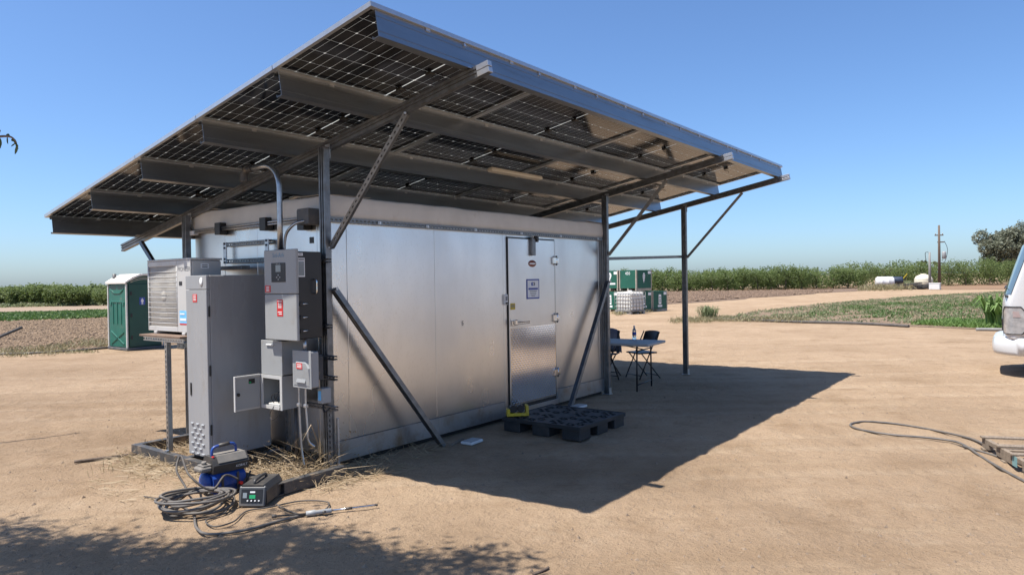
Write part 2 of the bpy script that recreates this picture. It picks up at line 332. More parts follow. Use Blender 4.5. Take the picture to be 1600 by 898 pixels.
def vnoise(x, y, seed=0):
    xi = np.floor(x).astype(np.int64); yi = np.floor(y).astype(np.int64); fx = x-xi; fy = y-yi; fx = fx*fx*(3-2*fx); fy = fy*fy*(3-2*fy)
    def h(a, b):
        v = (a*374761393+b*668265263+seed*974711) & 0xffffffff; v = ((v ^ (v >> 13))*1274126177) & 0xffffffff; return ((v ^ (v >> 16)) & 0xffff)/65535.
    return (h(xi, yi)*(1-fx)+h(xi+1, yi)*fx)*(1-fy)+(h(xi, yi+1)*(1-fx)+h(xi+1, yi+1)*fx)*fy

def remap(root, ax=None, ay=None, az=None):            # slide and stretch a finished thing, axis by axis
    off = Vector(root.location); done = set()
    f = lambda v, a: v if a is None else a[2]+(v-a[0])*(a[3]-a[2])/(a[1]-a[0])
    for o in root.children_recursive:
        if o.data is None or o.data.name in done: continue
        done.add(o.data.name)
        for v in o.data.vertices: p = v.co+off; v.co = Vector((f(p.x, ax), f(p.y, ay), f(p.z, az)))-off
# ================================================================== SETTING
def axis_grid(a, b, step, far):
    core = list(np.arange(a, b+1e-6, step)); lo = [a]; hi = [core[-1]]; s = step
    while hi[-1] < far: s *= 1.22; hi.append(hi[-1]+s)
    s = step
    while lo[-1] > -far: s *= 1.22; lo.append(lo[-1]-s)
    return np.array(lo[:0:-1]+core+hi[1:])
gx = axis_grid(-3.2, 11, .035, 4000); gy = axis_grid(-6, 8.5, .04, 4000)
X, Y = np.meshgrid(gx, gy, indexing='ij')
RUTS = [(gz(100, 590), .34), (gz(100, 612), .30), (gz(60, 640), .28), (gz(60, 668), .28), (gz(60, 705), .26), (gz(1500, 560), .34), (gz(1500, 578), .32), (gz(1450, 600), .28), (gz(1400, 632), .28), (gz(1300, 700), .26), (gz(1250, 760), .26), (gz(60, 760), .24)]
def ruts(X, Y):                                         # wheel tracks of the yard: depth 0..1 and pale compacted wear
    a = math.radians(52); u = X*math.cos(a)-Y*math.sin(a); w = X*math.sin(a)+Y*math.cos(a); D = np.zeros_like(X)
    for i, (p, wd) in enumerate(RUTS):
        w0 = p.x*math.sin(a)+p.y*math.cos(a); wob = .5*(vnoise(u*.16+i*7.3, u*0+i, 31)-.5)+.10*(vnoise(u*.9, u*0+i, 32)-.5); q = np.abs(w-w0-wob)/(wd*.5)
        on = np.clip((vnoise(u*.22, u*0+i*3.7, 33)-.25)*3, 0, 1); trd = .75+.25*np.sin(u*38+4*vnoise(u*2, w*5, 34)); D = np.maximum(D, np.clip(1.25-q, 0, 1)*on*trd)-.35*np.clip(1-np.abs(q-1.5)/.45, 0, 1)*on
    return D, np.clip(D, 0, 1)
def relief(X, Y):
    a = math.radians(52); u = X*math.cos(a)-Y*math.sin(a); w = X*math.sin(a)+Y*math.cos(a)
    z = .010*(vnoise(X*.9, Y*.9, 1)-.5)+.010*(vnoise(X*2.7, Y*2.7, 2)-.5)+.011*(vnoise(X*7, Y*7, 3)-.5)+.010*(vnoise(X*13, Y*13, 4)-.5)
    z += .012*(vnoise(u*.35, w*3.2, 5)-.5)
    d = np.maximum(0, np.hypot(X-3, Y+1)-9); k = np.exp(-d/9)
    inb = np.clip(np.maximum(np.maximum(-1.0-X, X-5.4), np.maximum(-.4-Y, Y-2.7))/.4, 0, 1)      # flat under the structure
    rut, _ = ruts(X, Y)
    return z*k*(.25+.75*inb)-.018*rut*inb*np.exp(-np.maximum(0, d-6)/8)-.004
nx, ny = X.shape; idx = np.arange(nx*ny).reshape(nx, ny)
F = np.stack([idx[:-1, :-1], idx[1:, :-1], idx[1:, 1:], idx[:-1, 1:]], -1).reshape(-1, 4)
g = cmesh('ground', np.stack([X, Y, relief(X, Y)], -1).reshape(-1, 3), F, 'dirt', kind='structure')
st_sum = np.zeros_like(X)
for px, py, r_, k_ in ((1060, 742, .55, 1), (1010, 748, .4, .8), (860, 735, .5, .7), (150, 690, 1.6, .75), (30, 640, 2.2, .7), (260, 640, 1.6, .6), (20, 740, 1.0, .6), (1180, 640, .6, .35), (1300, 850, .4, .45), (1480, 640, .9, .35), (1430, 720, .4, .4), (1230, 800, .35, .5), (1320, 690, .5, .4), (700, 850, .5, .4), (60, 580, 3, .5)):
    p = gz(px, py); q = ((X-p.x)**2+(Y-p.y)**2)/r_**2; st_sum = np.maximum(st_sum, k_*np.exp(-q)*np.clip(.2+1.3*vnoise(X*2.1, Y*2.1, 51)*.6+.7*vnoise(X*6.3, Y*6.3, 52)*.8, 0, 1))
da = g.data.attributes.new('damp', 'FLOAT', 'POINT'); da.data.foreach_set('value', np.clip(st_sum, 0, 1).ravel().astype(np.float32))
wa = g.data.attributes.new('wear', 'FLOAT', 'POINT'); wa.data.foreach_set('value', (ruts(X, Y)[1]*(.35+.65*vnoise(X*1.7, Y*1.7, 41))).ravel().astype(np.float32))
g.data.polygons.foreach_set('use_smooth', [True]*len(g.data.polygons))
def sheet(name, pts, z, m, jag=.5, step=2.0):          # thin sheet with an irregular edge
    P = []
    for i in range(len(pts)):
        a = Vector((*pts[i], 0)); b = Vector((*pts[(i+1) % len(pts)], 0)); k = max(1, int((b-a).length/step))
        for j in range(k): p = a.lerp(b, j/k); P.append((p.x+random.uniform(-jag, jag), p.y+random.uniform(-jag, jag), z))
    mb = MB(); mb.add(P, [tuple(range(len(P)))]); o = mb.build(name, m, kind='structure')
    import bmesh
    bm = bmesh.new(); bm.from_mesh(o.data); bmesh.ops.triangulate(bm, faces=bm.faces[:])
    for f in bm.faces:
        if f.normal.z < 0: f.normal_flip()
    bm.to_mesh(o.data); bm.free(); return o
def G(*p): v = gz(*p); return (v.x, v.y)
sheet('plowed_field', [G(-260, 560), G(0, 549), G(120, 546), G(420, 527), G(420, 492), G(165, 494), G(0, 500), G(-260, 507)], .012, 'plow_pale', .5)
sheet('verge_strip', [G(-260, 492), G(0, 487.5), G(165, 484), G(420, 478), G(420, 474), G(165, 476.5), G(0, 479), G(-260, 483)], .016, 'track', .3, 3)
sheet('bare_field', [G(900, 482), G(1030, 477), G(1180, 465.5), G(1300, 456.5), G(1420, 451), G(1360, 449), G(1000, 456.5), G(900, 459)], .014, 'plow', .6, 3)
sheet('orchard_verge', [G(1000, 457), G(1340, 450.5), G(1480, 452.5), G(1700, 451), G(1700, 442), G(1500, 443), G(1000, 455.5)], .02, 'verge', .5, 5)
sheet('crop_field', [G(1104, 501), G(1170, 487), G(1290, 474), G(1420, 463), G(1560, 455), G(1760, 447), G(1760, 523), G(1600, 517), G(1420, 510), G(1250, 505)], .010, 'plow_pale', .3, 2)

# scattered clods and stones (nobody could count them)
def stones():
    mb = MB()
    PP = [gz(random.uniform(-60, 1680), 560+350*random.random()) for i in range(2900)]; PP = [p for p in PP if not (-1 < p.x < 5.3 and -.3 < p.y < 2.6)]
    ZZ = relief(np.array([p.x for p in PP]), np.array([p.y for p in PP]))
    for p, z in zip(PP, ZZ):
        z = float(z); r = random.choice((.004, .005, .007, .009, .016 if random.random() < .25 else .005))
        a = random.uniform(0, PI); X_ = Vector((math.cos(a), math.sin(a), random.uniform(-.2, .2)))*r*random.uniform(.8, 1.8); Y_ = Vector((-math.sin(a), math.cos(a), random.uniform(-.2, .2)))*r
        c = Vector((p.x, p.y, z-.001)); u = Vector((0, 0, r*1.1)); mb.add([c+X_, c+Y_, c-X_, c-Y_, c+u+X_*random.uniform(-.4, .4)], [(0, 1, 4), (1, 2, 4), (2, 3, 4), (3, 0, 4)])
    mb.build('pebbles', 'stone', label='small clods and stones strewn over the bare dirt yard', kind='stuff')
stones()
def clods(name, P, n, seed, r0, m, label):
    rr = random.Random(seed); o = MB(); lo = [min(p[i] for p in P) for i in (0, 1)]; hi = [max(p[i] for p in P) for i in (0, 1)]; k = 0
    while k < n:
        x, y = rr.uniform(lo[0], hi[0]), rr.uniform(lo[1], hi[1])
        if not inpoly(P, np.array([x]), np.array([y]))[0]: continue
        k += 1; r = r0*rr.choice((.5, .7, 1, 1.5)); a = rr.uniform(0, PI); X_ = Vector((math.cos(a), math.sin(a), rr.uniform(-.2, .2)))*r*rr.uniform(.8, 1.5); Y_ = Vector((-math.sin(a), math.cos(a), rr.uniform(-.3, .3)))*r
        c = Vector((x, y, r*.25)); u = Vector((0, 0, r*.75)); o.add([c+X_, c+Y_, c-X_, c-Y_, c+u+X_*rr.uniform(-.3, .3)], [(0, 1, 4), (1, 2, 4), (2, 3, 4), (3, 0, 4)])
    o.build(name, m, label=label, kind='stuff')
def inpoly(P, x, y):
    r = np.zeros(len(x), bool); n = len(P); j = n-1
    for i in range(n):
        xi, yi = P[i]; xj, yj = P[j]; c = ((yi > y) != (yj > y)) & (x < (xj-xi)*(y-yi)/(yj-yi+1e-12)+xi); r ^= c; j = i
    return r
clods('field_clods', [G(-60, 556), G(0, 549), G(172, 545), G(172, 496), G(0, 502), G(-60, 506)], 7000, 71, .055, 'plow_pale', 'earth clods over the ploughed left field')
clods('field_clods', [G(1000, 477), G(1180, 465), G(1300, 457), G(1300, 453), G(1000, 457)], 5200, 72, .12, 'plow', 'earth clods over the bare brown field')

# ================================================================== CANOPY
X0, YF, ZF, TILT = -.998, -1.746, 3.613, R(10.45); CT, ST = math.cos(TILT), math.sin(TILT)
E1 = Vector((1, 0, 0)); E2 = Vector((0, CT, -ST)); E3 = Vector((0, ST, CT))
def rp(x, s, n=0): return Vector((X0+x, YF, ZF))+E2*s+E3*n
canopy = thing('solar_canopy', 'large tilted solar panel roof on steel posts over the cold room', 'solar canopy')
PX, PS = 9.10/4, 1.14
def panel_meshes():
    w, h = PX-.002, PS-.008; fr = MB()                      # frame local: origin at panel's front left top corner
    t = .035
    for (x0, x1, y0, y1) in ((0, w, 0, .012), (0, w, h-.012, h), (0, .012, .012, h-.012), (w-.012, w, .012, h-.012)): fr.box(x0, x1, y0, y1, -t, 0)
    for (x0, x1, y0, y1) in ((.012, w-.012, .012, .036), (.012, w-.012, h-.036, h-.012), (.012, .03, .036, h-.036), (w-.03, w-.012, .036, h-.036)): fr.box(x0, x1, y0, y1, -t, -t+.002)
    cs = MB(); zz = -.008
    cs.box(.012, w-.012, .012, h-.012, zz-.0008, zz+.0008, 0, 0)
    cw = (w-.028-.012)/24; ch = (h-.028)/6; g_ = .0030; c_ = .009
    for i in range(24):
        for j in range(6):
            x0 = .014+i*cw+(.012 if i >= 12 else 0)+g_/2; x1 = x0+cw-g_; y0 = .014+j*ch+g_/2; y1 = y0+ch-g_
            k0, k1 = (c_, 0) if i % 2 == 0 else (0, c_)
            for z, fl in ((zz-.0022, True), (zz+.0022, False)):
                o = [(x0+k0, y0, z), (x1-k1, y0, z), (x1, y0+k1, z), (x1, y1-k1, z), (x1-k1, y1, z), (x0+k0, y1, z), (x0, y1-k0, z), (x0, y0+k0, z)]
                oo = [p for q, p in enumerate(o) if q == 0 or (Vector(p)-Vector(o[q-1])).length > 1e-5]
                if (Vector(oo[0])-Vector(oo[-1])).length < 1e-5: oo.pop()
                cs.add(oo, [tuple(range(len(oo)))[::-1] if fl else tuple(range(len(oo)))], 1)
    jb = MB()
    jb.box(-.035, .035, -.03, .03, -.036, -.0115, .006); jb.tube(smooth([(.03, .02, -.024), (.09, .06, -.03), (.16, .02, -.045), (.22, .05, -.05)], 4), .004, 5)
    return fr, cs, jb, w, h
frm, cel, jbx, PW, PH = panel_meshes()
RM = Matrix((E1, E2, E3)).transposed().to_4x4()
first = None
for j in range(5):
    for i in range(4):
        M_ = Matrix.Translation(rp(i*PX+.001, j*PS+.004)) @ RM
        if first is None:
            canopy['_local'] = 1
            p = frm.build('solar_panel', 'alu', canopy); c = cel.build('cell_sheet', ['cell_gap', 'cell'], p)
            js = [jbx.build('junction_box', 'black', p)]
            for q in range(2): k = js[0].copy(); COL.objects.link(k); js.append(k)
            for q, k in enumerate(js): k.location = (PW/2, PH*(.18+.32*q), 0)
            first = p; del canopy['_local']
        else: p = copy_tree(first, canopy)
        p.matrix_local = M_
# purlins
pd, fl = .19, .062
PROF = [(0, 0), (fl, 0), (fl, -.02), (fl-.003, -.02), (fl-.003, -.003), (.003, -.003), (.003, -pd+.003), (fl-.003, -pd+.003), (fl-.003, -pd+.02), (fl, -pd+.02), (fl, -pd), (0, -pd)]
for k, s in enumerate([.022, PS-.004, 2*PS-.004, 3*PS-.004, 4*PS-.004, 5*PS-.075]):
    mb = MB(); a = rp(.05, s, -.036); b = rp(9.05, s, -.036)
    pr = [(-x, y) for x, y in PROF]                        # flanges point to the back of the roof
    mb.prof(a, b, pr, E3)
    mb.bar(rp(.05, s-.0015, -.036-.045), rp(9.05, s-.0015, -.036-.045), .003, .004, E3); mb.bar(rp(.05, s-.0015, -.036-.15), rp(9.05, s-.0015, -.036-.15), .003, .004, E3)
    o = mb.build('purlin', 'galv_purlin', canopy)
    for i in range(9):
        cl = MB(); q = rp(.05+.5+i*1.0, s-.004, -.045); cl.obox(q, E1*.022, E2*.004, E3*.010)
        if k == 0: q = rp(.05+.9+i*1.0, s-.006, -.052); cl.obox(q, E1*.012, E2*.006, E3*.012)
        cl.build('clamp', 'strut_bright', o)
# posts, rafters, braces
def strut_prof(w, h):                                      # two channels back to back: grooved tube
    a, b, g, q = w/2, h/2, .011, .012
    return [(-a, -b), (a, -b), (a, -g-.012), (a-q, -g-.012), (a-q, -g+.004), (a, -g+.004), (a, g-.004), (a-q, g-.004), (a-q, g+.012), (a, g+.012), (a, b), (-a, b), (-a, g+.012), (-a+q, g+.012), (-a+q, g-.004), (-a, g-.004), (-a, -g+.004), (-a+q, -g+.004), (-a+q, -g-.012), (-a, -g-.012)]
def perf(mb, p0, p1, w, d, n, pitch=.05, sl=.028, sw=.014, mi=0):       # perforated channel, web facing n
    p0, p1, n = Vector(p0), Vector(p1), Vector(n); L = (p1-p0).length; t = (p1-p0)/L; n = (n-t*n.dot(t)).normalized(); sd = t.cross(n); th = .0025
    rw = (w-sw)/2
    for sg in (-1, 1):
        mb.obox((p0+p1)/2+sd*sg*(sw/2+rw/2), t*L/2, sd*rw/2, n*th/2, 0, mi)
        mb.obox((p0+p1)/2+sd*sg*(w/2-th/2)-n*(d/2+th/2+.0002), t*L/2, sd*th/2, n*d/2, 0, mi)
        mb.obox((p0+p1)/2+sd*sg*(w/2-.007-th)-n*(d+.0015), t*L/2, sd*.005, n*.001, 0, mi)
    x = 0; br = pitch-sl
    while x+br <= L+1e-6:
        mb.obox(p0+t*(x+br/2), t*br/2, sd*sw/2, n*th/2*.98, 0, mi); x += pitch
def rz_under(y): return ZF+(YF-y)*math.tan(TILT)-.036/CT-pd/CT-.002
RH = .092
def rafter(x, name='rafter', lift=.0):
    y0, y1 = -1.93, 4.2
    a = Vector((x, y0, rz_under(y0)-RH/2)); b = Vector((x, y1, rz_under(y1)-RH/2+lift))
    mb = MB(); mb.prof(a, b, strut_prof(.046, RH), (0, 0, 1))
    o = mb.build('rafter', 'strut', canopy)
    cp = MB()
    for s in range(6):
        q = rp(x-X0, [.05, 1.17, 2.31, 3.45, 4.59, 5.6][s], -.036-pd+.004); cp.obox(q+E1*.03, E1*.02, E2*.03, E3*.004); cp.obox(q-E1*.03, E1*.02, E2*.03, E3*.004)
    cp.build('beam_clamp', 'strut_bright', o)
    ec = MB(); d_ = (b-a).normalized(); u_ = Vector((0, -d_.z, d_.y))
    for sg in (-1, 1): ec.obox(a+d_*.045+u_*sg*.0245, d_*.06, (.0245, 0, 0), u_*.0205, .002)
    ec.build('sunlit_tip', 'alu', o)  # pale sleeve added so the rafter tip looks sunlit
    return o
def post(x, y, ztop, w=.085, foot=True):
    mb = MB(); mb.prof((x, y, .0), (x, y, ztop), strut_prof(.06, w), (0, 1, 0))
    o = mb.build('post', 'strut', canopy)
    f = MB()
    f.box(x-.05, x+.05, y-.06, y+.06, 0, .012); f.box(x-.034, x+.034, y-w/2-.008, y-w/2-.002, .012, .1)
    f.build('foot_plate', 'strut_bright', o)
    g_ = MB(); g_.box(x+.031, x+.036, y-.05, y+.02, ztop-.1, ztop+.03)
    for dz in (-.07, 0): g_.cyl((x+.036, y-.015, ztop+dz), (x+.046, y-.015, ztop+dz), .008, 8)
    g_.build('gusset', 'strut_bright', o); return o
def brace(p0, p1, w=.045, n=(-1, -1, 0)):
    mb = MB()
    if p0[0] < 1 and p0[1] < 1: perf(mb, p0, p1, w, .04, n, .062, .026, .011)
    else: mb.prof(p0, p1, strut_prof(.041, .045), (1, .3, 0))
    o = mb.build("brace", "strut", canopy)
    b = MB()
    for p in (p0, p1):
        p = Vector(p); nn = Vector(n).normalized(); b.cyl(p+nn*.002, p+nn*.014, .010, 8)
    b.build('bolt', 'strut_bright', o); return o
PXS = (-.045, 5.13, 7.75)
for x in PXS:
    rafter(x+.055)
    yb = -.0 if x < 7 else -.12
    post(x, yb, rz_under(yb)-RH-.002+.03); post(x, 2.49, rz_under(2.49)-RH+.028)
    ty = -1.06 if x < 5 else (-1.0 if x < 7 else -1.17); bz = 2.07 if x < 5 else 2.10
    brace((x+.015, yb-.045, bz), (x+.02, ty, rz_under(ty)-RH-.015), n=(-1, -.35, 0))
    brace((x+.015, 2.53, 1.37), (x+.02, 3.62, rz_under(3.62)-RH-.01), n=(-1, .3, 0))
mb = MB(); mb.prof((5.17, -.01, 2.045), (7.71, -.09, 2.115), strut_prof(.045, .045)); mb.build('crossbar', 'strut', canopy)
mb = MB(); mb.prof((-.03, 2.53, 2.3), (5.1, 2.53, 2.3), strut_prof(.045, .045)); mb.build('crossbar', 'strut', canopy)
# long diagonal braces on the long wall, feet kicked out on the ground
for a, b in (((-.0, -.055, 1.69), (1.285, -.19, .0)), ((5.10, -.05, 1.70), (3.93, -.10, .0))):
    mb = MB(); mb.prof(a, b, strut_prof(.05, .06), (0, -1, .1)); o = mb.build('diagonal_brace', 'strut', canopy)
    f = MB(); a_ = Vector(a); f.cyl(a_+Vector((0, -.035, 0)), a_+Vector((0, -.05, 0)), .012, 8); f.build('bolt', 'strut_bright', o)
# work light hung under the panels + strings of cable are parts of the roof
mb = MB(); q = rp(4.2, 2.02, -.12); mb.bar(q-E1*.55, q+E1*.55, .09, .05, E3, .012); lt = mb.build('tube_light', 'roof_plastic', canopy)


# ================================================================== COLD ROOM
LX, WY, H = 5.14, 2.48, 2.56
room = thing('cold_room', 'galvanised walk in cold room with steel door under the panels', 'cold room', (2.6, 1.2, 0))
mb = MB(); mb.box(.075, LX-.03, .07, WY-.03, .11, H-.02); mb.build('core', 'grey_dark', room)
mb = MB(); mb.box(.10, LX-.02, .10, WY-.06, 0, .108); mb.build('base', 'black', room)
def wp(x0, x1, z0=.245, z1=2.355, y=.05, name='wall_panel', m='galv_wall', t=.024):
    mb = MB(); mb.box(x0+.0015, x1-.0015, y, y+t, z0, z1, .003)
    if name == 'wall_panel': k = random.uniform(-.007, .007); q = random.uniform(-.0012, .0012); mb.v = [(a, b+.0012+k*(a-(x0+x1)/2)*min(1, .4/(x1-x0))+q*(c-1.3), c) for a, b, c in mb.v]
    return mb.build(name, m, room)
for a, b in ((.06, .243), (.243, 1.457), (1.457, 2.674), (3.835, 5.0), (5.0, LX)): wp(a, b)
wp(2.674, 2.752, .12); wp(3.80, 3.835, .12, 2.355)
wp(2.752, 3.80, 2.285, 2.355, name='door_header')
for a, b in ((.06, 1.49), (1.49, 2.674), (3.835, 4.56), (4.56, LX)): wp(a, b, .05, .242, .042, 'base_flashing', 'galv_base', t=.03)
wp(2.674, 3.835, .05, .118, .03, 'door_sill', t=.045)
def wpx(y0, y1, x=.052, z0=.11, z1=2.36):
    mb = MB(); mb.box(x, x+.022, y0+.0015, y1-.0015, z0, z1, .003); return mb.build('wall_panel', 'galv_wall', room)
for a, b in ((.052, .25), (.25, 1.24), (1.24, 1.86), (1.86, WY)): wpx(a, b)
for a, b in ((.05, 1.25), (1.25, WY)):
    mb = MB(); mb.box(LX-.028, LX-.004, a+.002, b-.002, .11, 2.36, .003); mb.build('wall_panel', 'galv_wall', room)
for a, b in ((.06, 1.3), (1.3, 2.55), (2.55, 3.8), (3.8, LX)):
    mb = MB(); mb.box(a+.002, b-.002, WY-.026, WY, .11, 2.36, .003); mb.build('wall_panel', 'galv_wall', room)
# membrane wrapped over the top edge, lumpy
def membrane(p0, p1, out):
    p0, p1, out = Vector(p0), Vector(p1), Vector(out); n = max(12, int((p1-p0).length/.06)); rows = [(-.004, 2.352), (.012, 2.36), (.020, 2.42), (.018, 2.49), (.014, 2.55), (.0, 2.572), (-.05, 2.578), (-.5, 2.582)]
    vs = []; fs = []; k = len(rows)
    for i in range(n+1):
        p = p0.lerp(p1, i/n)
        for j, (o_, z) in enumerate(rows):
            w = 0 if j in (0,) else .012*(vnoise(np.array([i*.35]), np.array([j*.9]), 11)[0]-.5)
            dz = .014*(vnoise(np.array([i*.21]), np.array([3.3]), 17)[0]-.5) if 2 <= j else (.006*(vnoise(np.array([i*.5]), np.array([1.3]), 19)[0]-.5))
            q = p+out*(o_+w); vs.append((q.x, q.y, z+dz))
    for i in range(n):
        for j in range(k-1): fs.append((i*k+j, (i+1)*k+j, (i+1)*k+j+1, i*k+j+1))
    mb = MB(); mb.add(vs, fs, 0, True); return mb.build('roof_membrane', 'membrane', room)
membrane((.03, .046, 0), (LX+.01, .046, 0), (0, -1, 0)); membrane((.048, WY, 0), (.048, .03, 0), (-1, 0, 0)); membrane((LX, 0.03, 0), (LX, WY, 0), (1, 0, 0)); membrane((LX, WY, 0), (.03, WY, 0), (0, 1, 0))
mb = MB(); mb.box(.3, LX-.3, .3, WY-.3, 2.55, 2.575); mb.build('roof_deck', 'membrane', room)
mb = MB(); perf(mb, (-.0, .004, 2.335), (LX+.06, .004, 2.335), .041, .036, (0, -1, 0)); rl = mb.build('strut_rail', 'strut', room)
mb = MB()
for x in (.62, 1.3, 2.1, 3.0, 3.9, 4.9): mb.box(x-.02, x+.02, -.006, -.0002, 2.322, 2.348); mb.cyl((x, -.006, 2.335), (x, -.013, 2.335), .008, 8)
mb.build('strut_nut', 'strut_bright', rl)
# door
door = MB(); door.box(2.764, 3.786, .028, .072, .165, 2.272, .006); dr = door.build('door', 'galv_wall', room)
gk = MB(); gk.box(2.753, 2.7635, .036, .072, .165, 2.272); gk.box(3.7865, 3.799, .036, .072, .165, 2.272); gk.box(2.753, 3.799, .036, .072, 2.2725, 2.2845); gk.box(2.754, 3.798, .036, .07, .12, .16); gk.build('gasket', 'black', dr)
kp = MB(); kp.box(2.778, 3.775, .0235, .0275, .18, 1.145, .001); kick = kp.build('kick_plate', 'tread', dr)
lz = MB()
n_i, n_j = 34, 33
for i in range(n_i):
    for j in range(n_j):
        cx = 2.80+i*(.95/(n_i-1)); cz = .205+j*(.915/(n_j-1)); a = R(45) if (i+j) % 2 else R(-45); L_, w_, h_ = .0155, .006, .0035
        d = Vector((math.cos(a), 0, math.sin(a))); e = Vector((-math.sin(a), 0, math.cos(a))); c = Vector((cx, .0234, cz)); o_ = Vector((0, -h_, 0))
        lz.add([c-d*L_, c+e*w_, c+d*L_, c-e*w_, c-d*L_*.5+o_, c+d*L_*.5+o_], [(0, 3, 4), (3, 5, 4), (3, 2, 5), (2, 1, 5), (1, 4, 5), (1, 0, 4)], 0)
lz.build('tread_lug', 'tread', dr, kind='stuff')
for z in (2.0, 1.225, .485):
    h = MB(); h.box(3.715, 3.795, -.004, .0275, z-.045, z+.045, .006); h.box(3.806, 3.872, .012, .0485, z-.045, z+.045, .006); h.cyl((3.80, .006, z-.065), (3.80, .006, z+.065), .013, 12)
    h.build('hinge', 'chrome', dr)
hd = MB(); hd.box(2.80, 2.92, .002, .0275, 1.172, 1.238, .006); hd.box(2.82, 3.10, -.055, -.03, 1.19, 1.222, .01); hd.box(2.85, 2.89, -.03, .002, 1.185, 1.225); hd.box(2.80, 2.835, -.05, -.01, 1.185, 1.25, .008); hd.build('door_handle', 'chrome', dr)
cl = MB(); cl.box(3.22, 3.30, -.012, .0275, 2.06, 2.30, .006, 0); cl.box(3.30, 3.345, -.03, .02, 2.235, 2.31, .006, 1); cl.cyl((3.26, -.02, 2.30), (3.33, -.02, 2.25), .012, 8, 1); cl.build('door_closer', ['strut', 'black'], dr)
sg = MB(); sg.box(3.13, 3.41, .0235, .0275, 1.497, 1.755, 0, 0); sg.box(3.148, 3.392, .0222, .0232, 1.515, 1.737, 0, 1)
for z in (1.628,): sg.box(3.165, 3.375, .0215, .0221, z-.012, z+.012, 0, 0)
for z, a, b in ((1.60, 3.19, 3.35), (1.578, 3.20, 3.34), (1.555, 3.21, 3.33), (1.535, 3.23, 3.31)): sg.box(a, b, .0215, .0221, z-.004, z+.004, 0, 2)
for cx, rr in ((3.25, .024), (3.29, .024)): sg.cyl((cx, .0221, 1.69), (cx, .0212, 1.69), rr, 16, 0 if cx < 3.27 else 2)
sg.cyl((3.27, .0211, 1.69), (3.27, .0206, 1.69), .012, 12, 1); sg.build('sign', ['blue_print', 'paper', 'grey_print'], dr)
st = MB(); st.box(2.785, 2.88, .0245, .0275, 1.375, 1.455, 0, 0)
for z in (1.435, 1.42, 1.405): st.box(2.795, 2.87, .0238, .0244, z-.004, z+.004, 0, 1)
st.build('sticker', ['yellow', 'grey_print'], dr)
bd = MB(); bd.lathe((3.265, .0275, 1.955), [(.075, 0), (.07, .004), (.0, .005)], 16, 0, (0, -1, 0)); bd.v = [(3.265+(x-3.265)*1.2, y, 1.955+(z-1.955)*.6) for x, y, z in bd.v]; bd.box(3.20, 3.33, .0215, .0222, 1.945, 1.965, 0, 1); bd.build('badge', ['brown_badge', 'paper'], dr)
tm = MB(); tm.box(2.672, 2.74, .026, .05, 1.44, 1.57, .006, 0); tm.box(2.687, 2.725, .0245, .026, 1.49, 1.545, 0, 1); tm.box(2.685, 2.73, .02, .026, 1.45, 1.472, 0, 2); tm.build('thermometer', ['white', 'grey_print', 'black'], room)
mk = MB(); text(mk, '5', (1.905, .0455, 1.258), (1, 0, 0), (0, 0, 1), .075); mk.build('stencil', 'grey_dark', room)
mk = MB(); mk.box(.0475, .052, .30, .36, 2.13, 2.19); mk.build('black_tag', 'black', room)

# ================================================================== SKID FRAME IN FRONT OF THE END WALL
sk = thing('skid_frame', 'dark steel channel frame lying on the dirt in front of the end wall', 'steel frame', (-.75, 1, 0))
mb = MB(); mb.prof((-.755, -.275, .055), (-.755, 2.28, .055), [(-.035, -.05), (.035, -.05), (.035, -.042), (-.027, -.042), (-.027, .042), (.035, .042), (.035, .05), (-.035, .05)]); mb.build('front_beam', 'dark_steel', sk)
for y in (-.24, 2.245):
    mb = MB(); mb.box(-.719, -.085 if y < 1 else .04, y-.035, y+.035, .003, .105, .004); mb.build('side_beam', 'dark_steel', sk)
for y in (.84, 1.30):
    mb = MB(); mb.box(-.719, .045, y-.03, y+.03, .004, .096, .004); mb.build('cross_beam', 'dark_steel' if y > 1.2 else 'strut', sk)

# ================================================================== EQUIPMENT ON THE END WALL
ST_ = lambda mb, x, y0, y1, z0, z1, mi: mb.box(x-.0016, x, y0, y1, z0, z1, 0, mi)
# battery cabinet
cb = thing('battery_cabinet', 'tall light grey battery cabinet standing on the skid frame', 'cabinet', (-.33, 1.24, .1))
mb = MB(); mb.box(-.60, -.005, 1.03, 1.445, .135, 1.835, .006); mb.build('body', 'grey_paint', cb)
mb = MB(); mb.box(-.59, -.02, 1.04, 1.435, .1, .134); mb.build('plinth', 'black', cb)
mb = MB(); mb.box(-.634, -.602, 1.03, 1.445, 1.705, 1.835, .004); mb.build('top_fascia', 'grey_paint', cb)
mb = MB(); mb.box(-.634, -.602, 1.033, 1.442, .14, 1.70, .004); d = mb.build('door', 'grey_paint', cb)
for r_ in range(7):
    for c_ in range(2 if r_ % 2 else 3):
        y = 1.355-c_*.105-(.052 if r_ % 2 else 0); z = .44-r_*.046; mb = MB(); mb.obox((-.638, y, z), (.005, 0, 0), (0, .026, 0), (.004, 0, .0055), .003); mb.build('louvre', 'grey_paint', d)
mb = MB(); mb.box(-.639, -.6342, 1.355, 1.385, .70, .82, .003); mb.box(-.642, -.6392, 1.364, 1.376, .73, .79, .001); mb.build('handle', 'black', d)
mb = MB(); ST_(mb, -.6345, 1.215, 1.30, 1.585, 1.66, 0)
for z in (1.648, 1.632, 1.618, 1.604): ST_(mb, -.6362, 1.23, 1.285, z-.003, z+.003, 1)
mb.build('sticker', ['red_sticker', 'paper'], d)
mb = MB(); mb.lathe((-.634, 1.125, 1.775), [(.030, 0), (.028, .006), (.0, .007)], 16, 0, (-1, 0, 0)); mb.v = [(x, y, 1.775+(z-1.775)*1.35) for x, y, z in mb.v]; mb.build('button', 'white', cb)
mb = MB()
for z in (.4, .95, 1.5): mb.box(-.622, -.606, 1.022, 1.0298, z-.05, z+.05, .003)
mb.build('hinge', 'black', cb)
